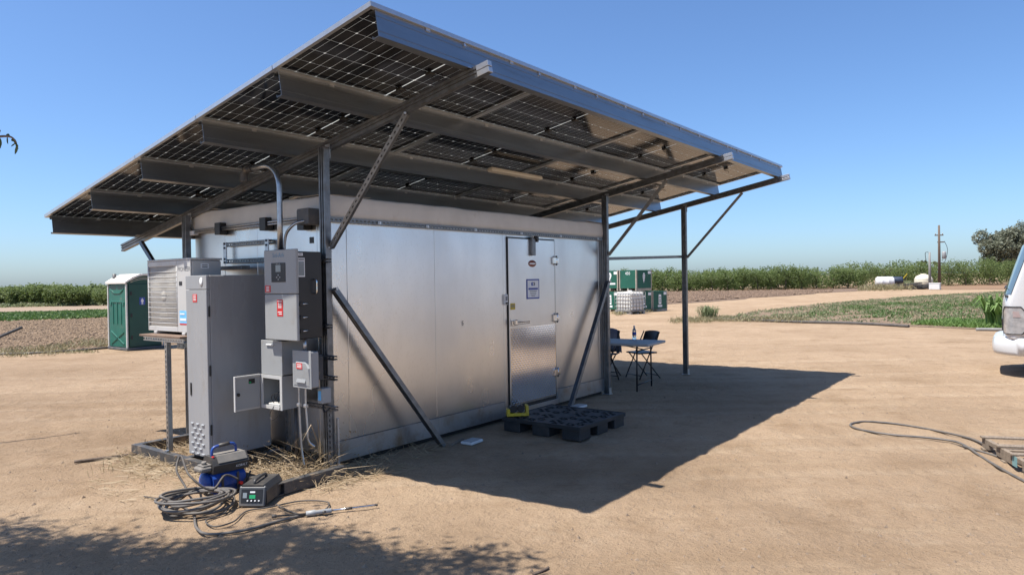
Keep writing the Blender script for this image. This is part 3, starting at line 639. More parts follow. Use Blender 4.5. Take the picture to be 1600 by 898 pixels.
remap(cb, (-.634, -.005, -.72, -.07), (1.03, 1.445, .875, 1.248))
# inverter
iv = thing('inverter', 'grey fronted wall mounted solar inverter with black sides and small screen', 'inverter', (-.14, .37, 1.22))
mb = MB(); mb.box(-.262, .01, .125, .61, 1.235, 2.045, .006); mb.build('case', 'black_metal', iv)
mb = MB(); mb.box(-.292, -.262, .11, .625, 1.655, 2.068, .006); mb.build('upper_cover', 'grey_box', iv)
mb = MB(); mb.box(-.292, -.262, .11, .625, 1.222, 1.650, .006); mb.build('lower_cover', 'grey_box', iv)
mb = MB(); mb.box(-.297, -.2922, .275, .50, 1.765, 1.945, .004, 0); mb.box(-.2985, -.2972, .345, .425, 1.86, 1.925, 0, 1)
for y in (.36, .385, .41): mb.box(-.2985, -.2972, y-.006, y+.006, 1.932, 1.938, 0, 2)
for y, z in ((.385, 1.83), (.36, 1.81), (.41, 1.81), (.385, 1.79)): mb.box(-.2985, -.2972, y-.009, y+.009, z-.006, z+.006, 0, 2)
mb.build('display', ['black', 'screen', 'grey_box'], iv)
mb = MB(); text(mb, 'Sol-Ark', (-.2925, .385, 2.015), (0, -1, 0), (0, 0, 1), .062); mb.build('lettering', 'teal_print', iv)
mb = MB(); ST_(mb, -.2925, .325, .42, 1.50, 1.60, 0); ST_(mb, -.2925, .325, .42, 1.445, 1.4995, 0)
for z, a, b in ((1.585, .34, .405), (1.562, .345, .40), (1.545, .345, .40), (1.528, .345, .40), (1.485, .34, .405), (1.467, .34, .39)): ST_(mb, -.2943, a, b, z-.004, z+.004, 1)
mb.build('sticker', ['red_sticker', 'paper'], iv)
mb = MB(); ST_(mb, -.2925, .52, .61, 1.67, 1.735, 0)
for z in (1.722, 1.708, 1.695, 1.683): ST_(mb, -.2943, .54, .59, z-.003, z+.003, 1)
mb.build('sticker', ['red_sticker', 'paper'], iv)
mb = MB(); mb.box(-.262, -.185, .1235, .1248, 1.81, 1.985, 0, 0); mb.box(-.254, -.193, .1222, .1233, 1.82, 1.955, 0, 1); mb.box(-.254, -.193, .1222, .1233, 1.963, 1.977, 0, 2); mb.box(-.262, -.205, .1235, .1248, 2.005, 2.03, 0, 0); mb.box(-.252, -.215, .1222, .1233, 2.013, 2.022, 0, 2)
for k in range(6): mb.box(-.249, -.2, .1212, .122, 1.835+k*.018, 1.840+k*.018, 0, 2)
mb.build('data_plate', ['paper', 'screen', 'grey_print'], iv)
mb = MB(); mb.tube(smooth([(-.085, .122, 1.785), (-.085, .085, 1.78), (-.085, .082, 1.72), (-.085, .085, 1.66), (-.085, .122, 1.655)], 4), .007, 6); mb.build('side_handle', 'chrome', iv)
for z in (1.56, 1.435, 1.31):
    mb = MB(); mb.box(-.255, -.225, .105, .1248, z-.018, z+.018, .003, 0); mb.tube([(-.225, .112, z), (-.165, .112, z+.002)], .007, 6, 1); mb.build('latch', ['black', 'chrome'], iv)
remap(iv, (-.292, .01, -.42, -.135), (.11, .625, -.072, .41), (1.222, 2.068, 1.24, 2.051))
# upper and lower trunk boxes beside/below the inverter
tb = thing('wiring_box', 'closed grey steel wiring box directly below the inverter', 'electrical box', (-.1, .64, .86))
mb = MB(); mb.box(-.19, .03, .47, .83, .872, 1.212, .004); mb.build('body', 'grey_box', tb)
mb = MB(); mb.box(-.205, -.191, .465, .835, .868, 1.216, .003); mb.build('cover', 'grey_box', tb)
mb = MB(); mb.box(-.216, -.2052, .60, .73, 1.165, 1.182, .003); mb.build('pull_tab', 'white', tb)
remap(tb, (-.205, .03, -.36, -.1), (.465, .835, .248, .575), (.868, 1.216, .906, 1.222))
ob = thing('open_wiring_box', 'grey wiring box with its white edged door hanging open', 'electrical box', (-.12, .64, .55))
mb = MB(); x0, x1, y0, y1, z0, z1 = -.27, .03, .49, .83, .555, .862
mb.box(x0, x1, y1-.004, y1, z0, z1); mb.box(x0, x1, y0, y0+.004, z0, z1); mb.box(x0, x1, y0+.004, y1-.004, z0, z0+.004); mb.box(x0, x1, y0+.004, y1-.004, z1-.004, z1); mb.box(x1-.006, x1, y0+.004, y1-.004, z0+.004, z1-.004)
mb.build('body', 'grey_box', ob)
mb = MB(); mb.box(x0-.012, x0-.001, y1-.03, y1+.004, z0-.004, z1+.004); mb.box(x0-.012, x0-.001, y0-.004, y0+.03, z0-.004, z1+.004); mb.box(x0-.012, x0-.001, y0+.03, y1-.03, z1-.028, z1+.004); mb.box(x0-.012, x0-.001, y0+.03, y1-.03, z0-.004, z0+.028); mb.build('rim', 'ac_white', ob)
dx0 = -.285; dy = .845
mb = MB(); mb.box(dx0-.33, dx0, dy, dy+.012, z0-.01, z1+.006, .003, 0); mb.box(dx0-.315, dx0-.012, dy-.004, dy-.0005, z0+.006, z1-.01, 0, 1)
mb.box(dx0-.334, dx0-.322, dy-.02, dy-.0005, z0-.01, z1+.006, .002, 0); mb.box(dx0-.321, dx0, dy-.02, dy-.0045, z1-.006, z1+.006, 0, 0); dd = mb.build('door', ['ac_white', 'grey_box'], ob)
mb = MB(); mb.box(dx0-.15, dx0-.07, dy-.0062, dy-.0043, z1-.075, z1-.03, 0, 0); mb.box(dx0-.145, dx0-.12, dy-.0075, dy-.0064, z1-.07, z1-.055, 0, 1); mb.build('data_plate', ['black', 'green_screen'], dd)
mb = MB(); mb.cyl((dx0-.285, dy-.004, .70), (dx0-.285, dy-.02, .70), .016, 10); mb.build('latch', 'black', dd)
mb = MB()
for k, (cx, cy) in enumerate(((-.2, .6), (-.15, .7), (-.22, .66), (-.1, .58))):
    mb.tube(smooth([(cx, cy, .57), (cx-.04, cy+.03, .66), (cx+.02, cy-.06, .70), (cx+.05, cy-.09, .62)], 5), .004, 5, 0)
mb.tube(smooth([(-.28, .62, .585), (-.31, .66, .50), (-.32, .6, .46), (-.31, .53, .5), (-.28, .52, .59)], 6), .003, 5, 0)
mb.box(-.26, -.12, .56, .74, .561, .60, .005, 1); mb.build('wires', ['black', 'ac_white'], ob)
mb = MB(); mb.tube([(-.05, .55, .553), (-.05, .55, .06)], .018, 8); mb.build('support', 'dark_steel', ob)
remap(ob, (-.282, .03, -.37, -.12), (.49, .83, .247, .57), (.555, .862, .595, .90))
# disconnect
ds = thing('disconnect_box', 'small grey disconnect box with a red warning label beside the post', 'electrical box', (-.15, .18, .79))
mb = MB(); mb.box(-.185, -.04, .06, .335, .79, 1.115, .008); mb.build('body', 'grey_box', ds)
mb = MB(); mb.box(-.20, -.186, .052, .343, .782, 1.123, .004); dfr = mb.build('cover', 'grey_box', ds)
mb = MB(); y0, y1 = .07, .325
A_ = [(-.2005, y0, .97), (-.2005, y0+.05, 1.03), (-.2005, y1-.05, 1.03), (-.2005, y1, .97), (-.2005, y1, .80), (-.2005, y0, .80)]
B_ = [(-.222, y0+.012, .965), (-.222, y0+.055, 1.015), (-.222, y1-.055, 1.015), (-.222, y1-.012, .965), (-.206, y1-.012, .81), (-.206, y0+.012, .81)]
mb.add(A_+B_, [(6, 7, 8, 9, 10, 11)[::-1]]+[(i, (i+1) % 6, 6+(i+1) % 6, 6+i) for i in range(6)]); mb.obox((-.214, .2, .855), (.004, 0, 0), (0, .07, 0), (.01, 0, .022), .003); mb.build('raised_lid', 'grey_box', ds)
mb = MB(); mb.obox((-.2238, .215, .985), (.0008, 0, 0), (0, .045, 0), (0, 0, .027), 0, 0)
for z in (.998, .985, .973): mb.obox((-.2252, .215, z), (.0005, 0, 0), (0, .034, 0), (0, 0, .003), 0, 1)
mb.build('sticker', ['red_sticker', 'paper'], ds)
for k, y in enumerate((.315, .21)):
    mb = MB(); mb.tube(smooth([(-.12, y, .79), (-.12, y, .62), (-.115, y-.005-.01*k, .42), (-.11, y-.02, .30 if k else .2), (-.03 if k else -.105, y-.05, .24 if k else .06)], 6), .0145, 8); c = mb.build('conduit', 'galv', ds)
    mb = MB(); mb.box(-.145, -.095, y-.022, y+.022, .60, .63, .004); mb.build('clamp', 'strut_bright', c)
mb = MB(); mb.tube([(-.13, .2, 1.112), (-.13, .2, 1.225)], .022, 10); mb.build('nipple', 'strut_bright', ds)
o = MB(); o.box(-.039, .09, .10, .30, .85, 1.06); o.build('standoff', 'dark_steel', ds)
remap(ds, (-.20, -.04, -.34, -.25), (.052, .343, -.15, .12), (.782, 1.123, .812, 1.148))
mt = thing('strut_rack', 'galvanised strut rack carrying the boxes beside the corner post', 'bracket', (-.1, .2, .1))
for z in (1.95, 1.35, 1.065, .88, .605):
    mb = MB(); perf(mb, (-.098, .66, z), (-.098, -.17 if z < 1.2 else -.11, z), .041, .03, (-1, 0, 0)); mb.build('cross_strut', 'strut', mt)
mb = MB(); perf(mb, (-.098, -.085, .106), (-.098, -.085, .60), .045, .012, (-1, -.5, 0)); mb.build('upright', 'strut', mt)
mb = MB(); perf(mb, (-.06, .62, .11), (-.06, .62, 2.0), .041, .03, (-1, 0, 0)); mb.build('upright', 'strut', mt)
mb = MB(); mb.box(-.02, .0, -.10, -.075, .02, .5, .002); mb.build('upright', 'strut_bright', mt)
mb = MB(); mb.box(-.20, -.102, -.12, -.045, .66, .80, .006, 0); mb.box(-.2025, -.2002, -.10, -.06, .69, .775, 0, 1); mb.build('surge_protector', ['grey_box', 'sky_sticker'], mt)
mb = MB(); mb.tube(smooth([(-.14, -.05, .64), (-.17, -.10, .58), (-.13, -.14, .62)], 5), .008, 6); mb.build('cable_loop', 'black', mt)
# conduits
cd = thing('bent_conduit', 'thick metal conduit rising from the inverter and bending under the roof', 'conduit', (-.1, .62, 2.06))
arc = [(-.11, .612, 2.045), (-.11, .612, 2.35), (-.11, .612, 2.62)]+[(-.11, .612+.24*(1-math.cos(t)), 2.68+.24*math.sin(t)) for t in np.linspace(.1, PI/2, 7)]+[(-.11, 1.1, 2.915)]
mb = MB(); mb.tube(arc, .026, 12); mb.build('pipe', 'galv', cd)
mb = MB(); mb.tube(smooth([(-.11, 1.09, 2.916), (-.11, 1.17, 2.91), (-.11, 1.21, 2.86), (-.11, 1.215, 2.79)], 4), .037, 10); mb.tube([(-.11, 1.06, 2.916), (-.11, 1.12, 2.915)], .034, 10); mb.build('elbow', 'dark_steel', cd)
remap(cd, (-.11, .0, -.27, -.16), (.612, 1.215, .37, .95), (2.045, 2.916, 2.035, 2.862))
cr = thing('conduit_run', 'twin thin conduits clipped along the top of the end wall', 'conduit', (-.02, 1.2, 2.34))
for z in (2.335, 2.36):
    mb = MB(); mb.tube([(-.012, 2.40, z), (-.012, .30, z+.012)], .0105, 8); mb.build('pipe', 'galv', cr)
for y in (1.845, 1.0, .375):
    mb = MB(); h = .065 if y > .5 else .095; mb.box(-.045, .045, y-.052, y+.052, 2.352-h, 2.352+h, .003); mb.build('bracket', 'black_metal', cr)
mb = MB(); mb.box(-.125, -.0, .14, .31, 2.295, 2.445, .004); mb.build('junction_box', 'grey_dark', cr)
mb = MB(); mb.box(-.03, .03, 2.36, 2.45, 2.31, 2.36, .004); mb.build('junction_box', 'white', cr)
mb = MB(); mb.tube(smooth([(-.06, .20, 2.33), (-.13, .22, 2.325), (-.19, .28, 2.29), (-.215, .36, 2.2), (-.22, .385, 2.035)], 6), .014, 8); mb.build('flexible_conduit', 'galv', cr)
mb = MB(); mb.tube(smooth([(.0, 2.47, 2.50), (-.02, 2.46, 2.42), (0, 2.43, 2.36)], 5), .005, 5); mb.build('wire', 'black', cr)
sf = thing('strut_bracket', 'empty rectangular strut bracket bolted high on the end wall', 'bracket', (0, 1.36, 2.0))
for z in (2.175, 1.995):
    mb = MB(); perf(mb, (.006, 1.78, z), (.006, .96, z), .045, .035, (-1, 0, 0)); mb.build('cross_strut', 'strut', sf)
for y in (1.76, .985):
    mb = MB(); mb.box(-.012, .001, y-.03, y+.03, 1.97, 2.2, .002, 0)
    for z in (2.185, 2.14, 2.02, 1.985): mb.cyl((-.012, y, z), (-.02, y, z), .011, 8, 1)
    mb.build('corner_plate', ['galv', 'black'], sf)
mb = MB(); mb.box(-.10, .0, 1.30, 1.95, 1.90, 1.94, .003); mb.build('shelf', 'strut', sf)
# air conditioner
ac = thing('air_conditioner', 'white outdoor air conditioner unit on a steel stand beside the grey cabinet', 'air conditioner', (-.38, 1.92, 1.28))
ay0, ay1, az0, az1 = 1.475, 2.365, 1.285, 2.02
mb = MB(); mb.box(-.535, -.21, ay0, ay1, az0, az1-.022, .012, 0); mb.box(-.55, -.20, ay0-.006, ay1+.006, az1-.02, az1, .006, 0); mb.build('case', 'ac_white', ac)
mb = MB(); fy0, fy1 = 1.745, 2.34
mb.box(-.55, -.536, ay0, fy0, az0, az1-.022, .004); mb.box(-.55, -.536, fy1, ay1, az0, az1-.022, .004); mb.box(-.55, -.536, fy0, fy1, az0, az0+.05, .004); mb.box(-.55, -.536, fy0, fy1, az1-.075, az1-.022, .004); mb.build('front_panel', 'ac_white', ac)
mb = MB(); mb.box(-.537, -.5355, fy0, fy1, az0+.05, az1-.075); mb.build('coil', 'ac_coil', ac)
fc = Vector((-.5405, (fy0+fy1)/2, (az0+az1)/2-.01)); mb = MB()
mb.lathe(fc+Vector((.006, 0, 0)), [(.27, 0), (.28, .003), (.285, 0)], 32, 0, (-1, 0, 0)); mb.lathe(fc+Vector((.006, 0, 0)), [(.06, 0), (.05, .008), (0, .009)], 16, 0, (-1, 0, 0))
for k in range(3):
    a = k*2*PI/3+.5; p = [fc+Vector((.0018, math.cos(a+t)*r_, math.sin(a+t)*r_)) for r_, t in ((.06, -.2), (.26, -.35), (.27, .35), (.2, .45), (.06, .4))]; mb.add(p, [(0, 1, 2, 3, 4)], 0)
mb.build('fan', 'ac_coil', ac)
mb = MB()
for k in range(11): z = az0+.085+k*.052; mb.tube([(-.556, fy0-.004, z), (-.556, fy1+.004, z)], .0026, 6)
for y in (fy0, fy1): mb.tube([(-.552, y, az0+.05), (-.552, y, az1-.075)], .004, 6)
mb.build('grille', 'white', ac)
mb = MB()
for k in range(60): y = fy0+.006+k*(fy1-fy0-.012)/59; mb.tube([(-.550, y, az0+.05), (-.550, y, az1-.075)], .0011, 4)
mb.build('wire_guard', 'ac_white', ac, kind='stuff')
mb = MB(); text(mb, 'PIONEER', (-.5505, 1.60, az1-.11), (0, -1, 0), (0, 0, 1), .062); mb.build('lettering', 'grey_print', ac)
mb = MB(); ST_(mb, -.5503, 1.56, 1.70, 1.375, 1.50, 0); ST_(mb, -.552, 1.57, 1.69, 1.40, 1.425, 1); ST_(mb, -.552, 1.60, 1.69, 1.46, 1.475, 1); ST_(mb, -.5503, 1.56, 1.70, 1.36, 1.3745, 2); mb.build('energy_label', ['sky_sticker', 'paper', 'red_sticker'], ac)
mb = MB(); ST_(mb, -.5503, 1.64, 1.70, 1.75, 1.79, 0); mb.build('badge', 'black', ac)
mb = MB(); mb.box(-.44, -.35, ay0-.0015, ay0-.0002, 1.915, 1.965, 0, 0); mb.box(-.425, -.365, ay0-.0025, ay0-.0016, 1.945, 1.953, 0, 1); mb.box(-.425, -.365, ay0-.0025, ay0-.0016, 1.925, 1.935, 0, 1); mb.box(-.36, -.27, ay0-.012, ay0-.0002, 1.76, 1.84, .006, 2); mb.build('side_plate', ['paper', 'grey_print', 'grey_dark'], ac)
mb = MB()
for y in (1.62, 2.2): mb.box(-.56, -.20, y-.03, y+.03, 1.258, 1.285, .004)
mb.build('foot_rail', 'ac_white', ac)
remap(ac, (-.55, -.20, -.63, -.297), (1.475, 2.365, 1.322, 2.193), (1.285, 2.02, 1.281, 2.013))
sd = thing('unit_stand', 'galvanised stand carrying the air conditioner on a plywood shelf', 'stand', (-.7, 1.7, .1))
mb = MB(); mb.box(-.76, -.10, 1.30, 2.12, 1.234, 1.253, .002); mb.build('shelf', 'plywood', sd)
for x in (-.735, -.16):
    mb = MB(); perf(mb, (x, 1.28, 1.21), (x, 2.08, 1.21), .041, .04, (-1, 0, 0)); mb.build('rail', 'galv', sd)
for x, y in ((-.735, 1.625), (-.13, 1.50), (-.13, 2.0)):
    mb = MB(); perf(mb, (x, y, .107), (x, y, 1.188), .041, .041, (-1, -.0, 0)); mb.box(x-.02, x+.04, y-.02, y+.02, .107, .118); mb.build('leg', 'galv', sd)
mb = MB(); perf(mb, (-.735, 1.34, 1.165), (-.10, 1.34, 1.165), .041, .04, (0, -1, 0)); mb.build('cross_strut', 'galv', sd)

# ================================================================== TOOLS ON THE GROUND
pw = thing('pressure_washer', 'blue and black dusty pressure washer with a blue carrying handle', 'pressure washer', (-1.0, .3, 0))
o = MB(); o.prof((-1.14, .27, .115), (-.74, .27, .115), [(-.10, -.09), (.10, -.09), (.125, -.03), (.12, .05), (.085, .085), (-.085, .085), (-.12, .05), (-.125, -.03)]); o.box(-1.12, -.76, .17, .37, .0, .03, .008); o.build('base_body', 'blue_plastic', pw)
o = MB(); o.lathe((-1.14, .27, .115), [(.10, 0), (.095, .03), (.05, .055), (0, .06)], 14, 0, (-1, 0, 0)); o.build('pump_cap', 'blue_plastic', pw)
for q in (-1.05, -.86):
    o = MB(); o.bar((q, .142, .115), (q+.03, .142, .115), .012, .15, (0, 0, 1), .003); o.build('rib', 'dusty_black', pw)
o = MB(); o.prof((-1.12, .27, .285), (-.70, .24, .285), [(-.095, -.08), (.095, -.08), (.115, .0), (.06, .08), (-.06, .08), (-.115, .0)]); hd_ = o.build('motor_case', 'dusty_black', pw)
o = MB(); o.prof((-1.06, .266, .326), (-.72, .242, .326), [(-.110, -.02), (.110, -.02), (.064, .044), (-.064, .044)]); o.build('top_cover', 'dusty_grey', pw)
o = MB(); o.box(-1.26, -1.12, .19, .33, .235, .285, .015); o.box(-1.22, -1.10, .205, .315, .285, .30, .006); o.cyl((-1.18, .25, .3), (-1.18, .25, .33), .025, 10); o.build('control_end', 'dusty_grey', pw)
o = MB(); o.tube(smooth([(-1.08, .26, .365), (-1.07, .26, .425), (-1.02, .255, .45), (-.86, .25, .455), (-.80, .245, .43), (-.79, .245, .365)], 6), .015, 8); h_ = o.build('handle', 'blue_plastic', pw)
o = MB(); o.tube([(-1.0, .2545, .4525), (-.87, .25, .456)], .019, 8); o.build('grip', 'dusty_black', h_)
o = MB(); text(o, 'KOBALT', (-.80, .1365, .248), Vector((.997, -.07, 0)), (0, -.24, .97), .036); o.build('lettering', 'paper', hd_)
o = MB(); o.box(-1.11, -1.085, .20, .225, .352, .37, .004); o.cyl((-.83, .14, .08), (-.83, .10, .08), .018, 8); o.build('fitting', 'red_sticker', pw)
remap(pw, (-1.26, -.70, -1.17, -.76), (.10, .40, .13, .40), (0, .47, 0, .405))
ch = thing('battery_charger', 'dark grey charger box with a green display lying on the dirt', 'charger', (-.90, -.22, 0), R(35), local=True)
o = MB(); o.prof((-.16, 0, 0), (.17, 0, 0), [(-.10, .0), (.10, .0), (.115, .02), (.11, .12), (.085, .165), (-.085, .165), (-.11, .12), (-.115, .02)]); o.build('case', 'dusty_black', ch)
o = MB(); o.obox((-.168, 0, .08), (.012, 0, 0), (0, .105, 0), (.018, 0, .075), .008); fp = o.build('front_panel', 'grey_dark', ch)
nx_ = Vector((-.972, 0, .233)); ux_ = Vector((.233, 0, .972)); c0 = Vector((-.1815, 0, .08))
o = MB(); o.obox(c0+ux_*.005, nx_*.001, (0, .085, 0), ux_*.052, 0, 0); o.obox(c0+nx_*.002+ux_*.0+Vector((0, -.005, 0)), nx_*.001, (0, .024, 0), ux_*.014, 0, 1); o.obox(c0+nx_*.002+ux_*.01+Vector((0, .055, 0)), nx_*.001, (0, .016, 0), ux_*.02, 0, 2)
o.obox(c0+nx_*.002+ux_*.035+Vector((0, -.005, 0)), nx_*.001, (0, .02, 0), ux_*.006, 0, 3)
for y in (-.06, -.03, .0, .03): o.cyl(c0+nx_*.001+ux_*(-.03)+Vector((0, y, 0)), c0+nx_*.008+ux_*(-.03)+Vector((0, y, 0)), .006, 8, 3)
o.build('display', ['black', 'green_screen', 'screen', 'paper'], fp)
o = MB(); o.tube(smooth([(-.12, 0, .165), (-.10, 0, .19), (.08, 0, .19), (.11, 0, .165)], 4), .012, 8); o.build('handle', 'dusty_black', ch)
# hose coil
hs = MB(); pts = []
c0 = Vector((-1.33, .0, 0)); k = 0
for t in np.linspace(0, 2*PI*7.4, 150):
    lp = t/(2*PI); r_ = .225+.03*math.sin(lp*2.1)+.014*math.sin(t*3+lp); ox, oy = .035*math.sin(lp*1.7), .035*math.cos(lp*2.3)
    pts.append(c0+Vector((ox+r_*math.cos(t+.4), oy+r_*math.sin(t+.4), .018+.011*lp+.02*(1+math.sin(t+lp*.7)))))
pts += [gz(300, 800, .012), gz(306, 822, .012), gz(325, 834, .012), gz(380, 828, .012), gz(440, 812, .012), gz(490, 800, .012), gz(508, 799, .03)]
hs.tube(smooth(pts, 3), .0105, 7); hs.build('hose', 'hose', label='grey pressure hose lying in a loose coil in front of the blue washer', cat='hose')
hs = MB(); pts = [gz(372, 748, .11), gz(352, 742, .16), gz(330, 765, .10), gz(296, 742, .22), gz(283, 712, .30), gz(276, 735, .2), gz(292, 770, .06), gz(262, 790, .015), gz(272, 806, .015), gz(330, 790, .02), gz(372, 762, .03), gz(392, 735, .14)]
hs.tube(smooth(pts, 8), .009, 7); hs.build('supply_hose', 'rubber', label='brown supply hose standing up in loops left of the washer', cat='hose')
hs = MB(); pts = [gz(366, 775, .03), gz(352, 800, .01), gz(322, 812, .01), gz(335, 822, .01), gz(365, 814, .01), gz(385, 798, .01), gz(420, 792, .01), gz(470, 782, .01), gz(512, 784, .01), gz(505, 797, .01), gz(470, 803, .01), gz(440, 792, .01), gz(432, 787, .02)]
hs.tube(smooth(pts, 7), .006, 6); hs.build('power_cord', 'rubber', label='thin dark power cord looping over the dirt in front of the charger', cat='cord')
hs = MB(); pts = [gz(225, 775, .01), gz(250, 778, .01), gz(270, 772, .01), gz(290, 770, .015)]
hs.tube(smooth(pts, 7), .005, 6); hs.build('cord_end', 'rubber', label='short bit of dark cord left of the hose coil', cat='cord')
wd = thing('spray_wand', 'spray wand with steel tube lying on the dirt at the hose end', 'spray wand', gz(510, 800, 0))
a, b, c, d = gz(425, 806, .02), gz(478, 802, .025), gz(517, 797, .025), gz(590, 788, .02)
o = MB(); o.tube([c, d], .0075, 8); o.build('lance', 'chrome', wd)
o = MB(); o.tube([b, b.lerp(c, .35), b.lerp(c, .4), c, c+(d-c)*.02], [.018, .022, .016, .018, .012], 10); o.build('grip', 'grey_box', wd)
o = MB(); o.tube([a, a+(b-a)*.12, a+(b-a)*.14, b], [.014, .014, .007, .007], 8); o.build('cable', 'rubber', wd)
o = MB(); o.tube([c+(d-c)*.3, c+(d-c)*.45], .011, 8); o.tube([c+(d-c)*.97, d], .010, 8); o.build('nozzle', 'dusty_black', wd)

# ================================================================== NEAR THE DOOR
pl = thing('plastic_pallet', 'black plastic pallet with cut out deck in front of the door', 'pallet', (2.75, -.8, 0))
x0, x1, y0, y1 = 2.24, 3.24, -1.30, -.26
deck = MB()
nX, nY = 26, 26; hole = np.zeros((nX, nY), bool)
for qx in range(2):
    for qy in range(2):
        for i in range(13):
            for j in range(13):
                u, v = i-6, j-6; r_ = max(abs(u), abs(v))
                if r_ <= 5 and (u, v) != (0, 0) and abs(u) != abs(v) and (abs(u)+abs(v)) % 3 != 0 and u != 0 and v != 0: hole[qx*13+i, qy*13+j] = True
cx, cy = (x1-x0)/nX, (y1-y0)/nY
for i in range(nX):
    for j in range(nY):
        if not hole[i, j]:
            xa, ya = x0+i*cx, y0+j*cy; deck.quad((xa, ya, .15), (xa+cx, ya, .15), (xa+cx, ya+cy, .15), (xa, ya+cy, .15))
            for di, dj, p, q in ((-1, 0, (xa, ya+cy), (xa, ya)), (1, 0, (xa+cx, ya), (xa+cx, ya+cy)), (0, -1, (xa, ya), (xa+cx, ya)), (0, 1, (xa+cx, ya+cy), (xa, ya+cy))):
                I, J = i+di, j+dj
                if not (0 <= I < nX and 0 <= J < nY) or hole[I, J]: deck.quad((*q, .15), (*p, .15), (*p, .122), (*q, .122))
deck.build('deck', 'pallet_black', pl)
o = MB()
for a, b, c_, d_ in ((x0-.012, x1+.012, y0-.012, y0), (x0-.012, x1+.012, y1, y1+.012), (x0-.012, x0, y0, y1), (x1, x1+.012, y0, y1)): o.box(a, b, c_, d_, .112, .156, .003)
o.build('rim', 'pallet_black', pl)
for i in range(3):
    for j in range(3):
        xc = x0+.117+i*(x1-x0-.234)/2; yc = y0+.117+j*(y1-y0-.234)/2; o = MB(); o.obox((xc, yc, .0595), (.115, 0, 0), (0, .115, 0), (0, 0, .0615), .008); o.build('foot', 'pallet_black', pl)
yb = thing('hose_roller', 'yellow bracket with a black roller on the pallet corner', 'roller', (2.38, -.33, .16))
o = MB(); B = Vector((2.30, -.26, .158)); D = (Vector((2.52, -.48, .158))-B).normalized(); N_ = Vector((D.y, -D.x, 0)); L_ = .26
o.obox(B+D*L_/2+Vector((0, 0, .02)), D*L_/2, N_*.055, (0, 0, .018), .004, 0); o.obox(B+D*(L_-.02)+Vector((0, 0, .07)), D*.018, N_*.055, (0, 0, .055), .006, 0); o.obox(B+D*.02+Vector((0, 0, .05)), D*.018, N_*.055, (0, 0, .035), .006, 0); o.build('bracket', 'yellow', yb)
for t in (.08, .165):
    o = MB(); o.tube([B+D*t+N_*.05+Vector((0, 0, .085)), B+D*t-N_*.05+Vector((0, 0, .085))], .042, 14); o.build('roller', 'black', yb)
def tray(x, y, a, label):
    t = thing('plastic_tray', label, 'tray', (x, y, 0), a, local=True); o = MB()
    o.box(-.11, .11, -.075, .075, .0, .03, .008); o.build('body', 'white', t); o = MB(); o.box(-.095, .095, -.06, .06, .031, .036, .002); o.build('lid', 'grey_box', t)
tray(1.56, -.36, R(5), 'small white plastic tray on the ground by the long wall'); tray(3.95, -.22, R(0), 'small white plastic tray on the ground behind the black pallet')
o = MB(); o.bar((1.33, -.26, .008), (1.62, -.18, .008), .03, .02); o.build('wood_stick', 'weathered_wood', label='thin wooden stick on the shaded ground at the brace foot', cat='stick')

# ================================================================== TABLE AND CHAIRS
tb_ = thing('folding_table', 'pale grey folding table with black legs beyond the cold room', 'table', (5.5, -.5, 0), R(6), local=True)
o = MB(); o.box(0, .80, 0, 1.83, .70, .742, .012); o.build('table_top', 'table_top', tb_)
for y in (.22, 1.6):
    for x in (.10, .70):
        o = MB(); o.tube([(x, y, .70), (x+(.02 if x > .4 else -.02), y, 0)], .0135, 8); o.build('leg', 'black_metal', tb_)
    o = MB(); o.tube([(.10, y, .62), (.70, y, .62)], .010, 6); o.tube([(.09, y, .1), (.71, y, .1)], .010, 6); o.tube([(.4, y, .62), (.4, y+(.45 if y < 1 else -.45), .69)], .009, 6); o.build('leg_brace', 'black_metal', tb_)
o = MB(); bp_ = Vector((6.17, .08, .744)); o.lathe(bp_, [(.030, 0), (.033, .01), (.033, .13), (.031, .15), (.013, .19), (.013, .205)], 14, 0); o.lathe(bp_+Vector((0, 0, .206)), [(.015, 0), (.015, .018)], 10, 1); o.lathe(bp_+Vector((0, 0, .07)), [(.0336, 0), (.0336, .05)], 14, 2)
o.build('water_bottle', ['bottle', 'white', 'blue_print'], label='clear plastic water bottle standing on the folding table', cat='bottle')
def chair(x, y, a, label):
    t = thing('folding_chair', label, 'chair', (x, y, 0), a, group='black folding chairs around the folding table', local=True)
    for sx in (-.21, .21):
        o = MB(); o.tube([(sx, .20, 0), (sx, -.02, .45), (sx, -.20, .80)], .011, 8); o.build('front_leg', 'black_metal', t)      # runs up into the back
        o = MB(); o.tube([(sx*.93, -.24, 0), (sx*.93, .14, .44)], .011, 8); o.build('rear_leg', 'black_metal', t)
    o = MB(); o.box(-.2, .2, -.19, .20, .435, .458, .01); o.build('seat', 'black', t)
    o = MB(); n = 9; vs = []; 
    for i in range(n+1):
        u = -1+2*i/n; yy = -.17-.035*(1-u*u)
        for z, dy in ((.60, .025), (.78, -.045), (.815-.02*abs(u)**3, -.06)): vs += [(u*.205, yy+dy, z)]
    V2 = [(x_, y_-.016, z_) for x_, y_, z_ in vs]; fs = []
    for i in range(n):
        for j in range(2): q = (i*3+j, i*3+3+j, i*3+4+j, i*3+1+j); fs.append(q); fs.append(tuple(len(vs)+k for k in q[::-1]))
        for j in (0, 2): q = (i*3+j, i*3+3+j); fs.append((q[0], q[1], len(vs)+q[1], len(vs)+q[0]))
    for i in (0, n): q = [i*3, i*3+1, i*3+2]; fs.append((q[0], q[1], q[2], len(vs)+q[2], len(vs)+q[1], len(vs)+q[0]))
    o.add(vs+V2, fs, 0, True); o.build('backrest', 'black', t)
    o = MB()
    o.tube([(-.21, .17, .065), (.21, .17, .065)], .008, 6); o.tube([(-.195, -.2, .05), (.195, -.2, .05)], .008, 6); o.build('stretcher', 'black_metal', t); return t
c1 = chair(6.98, .36, R(62), 'black folding chair at the right end of the folding table')
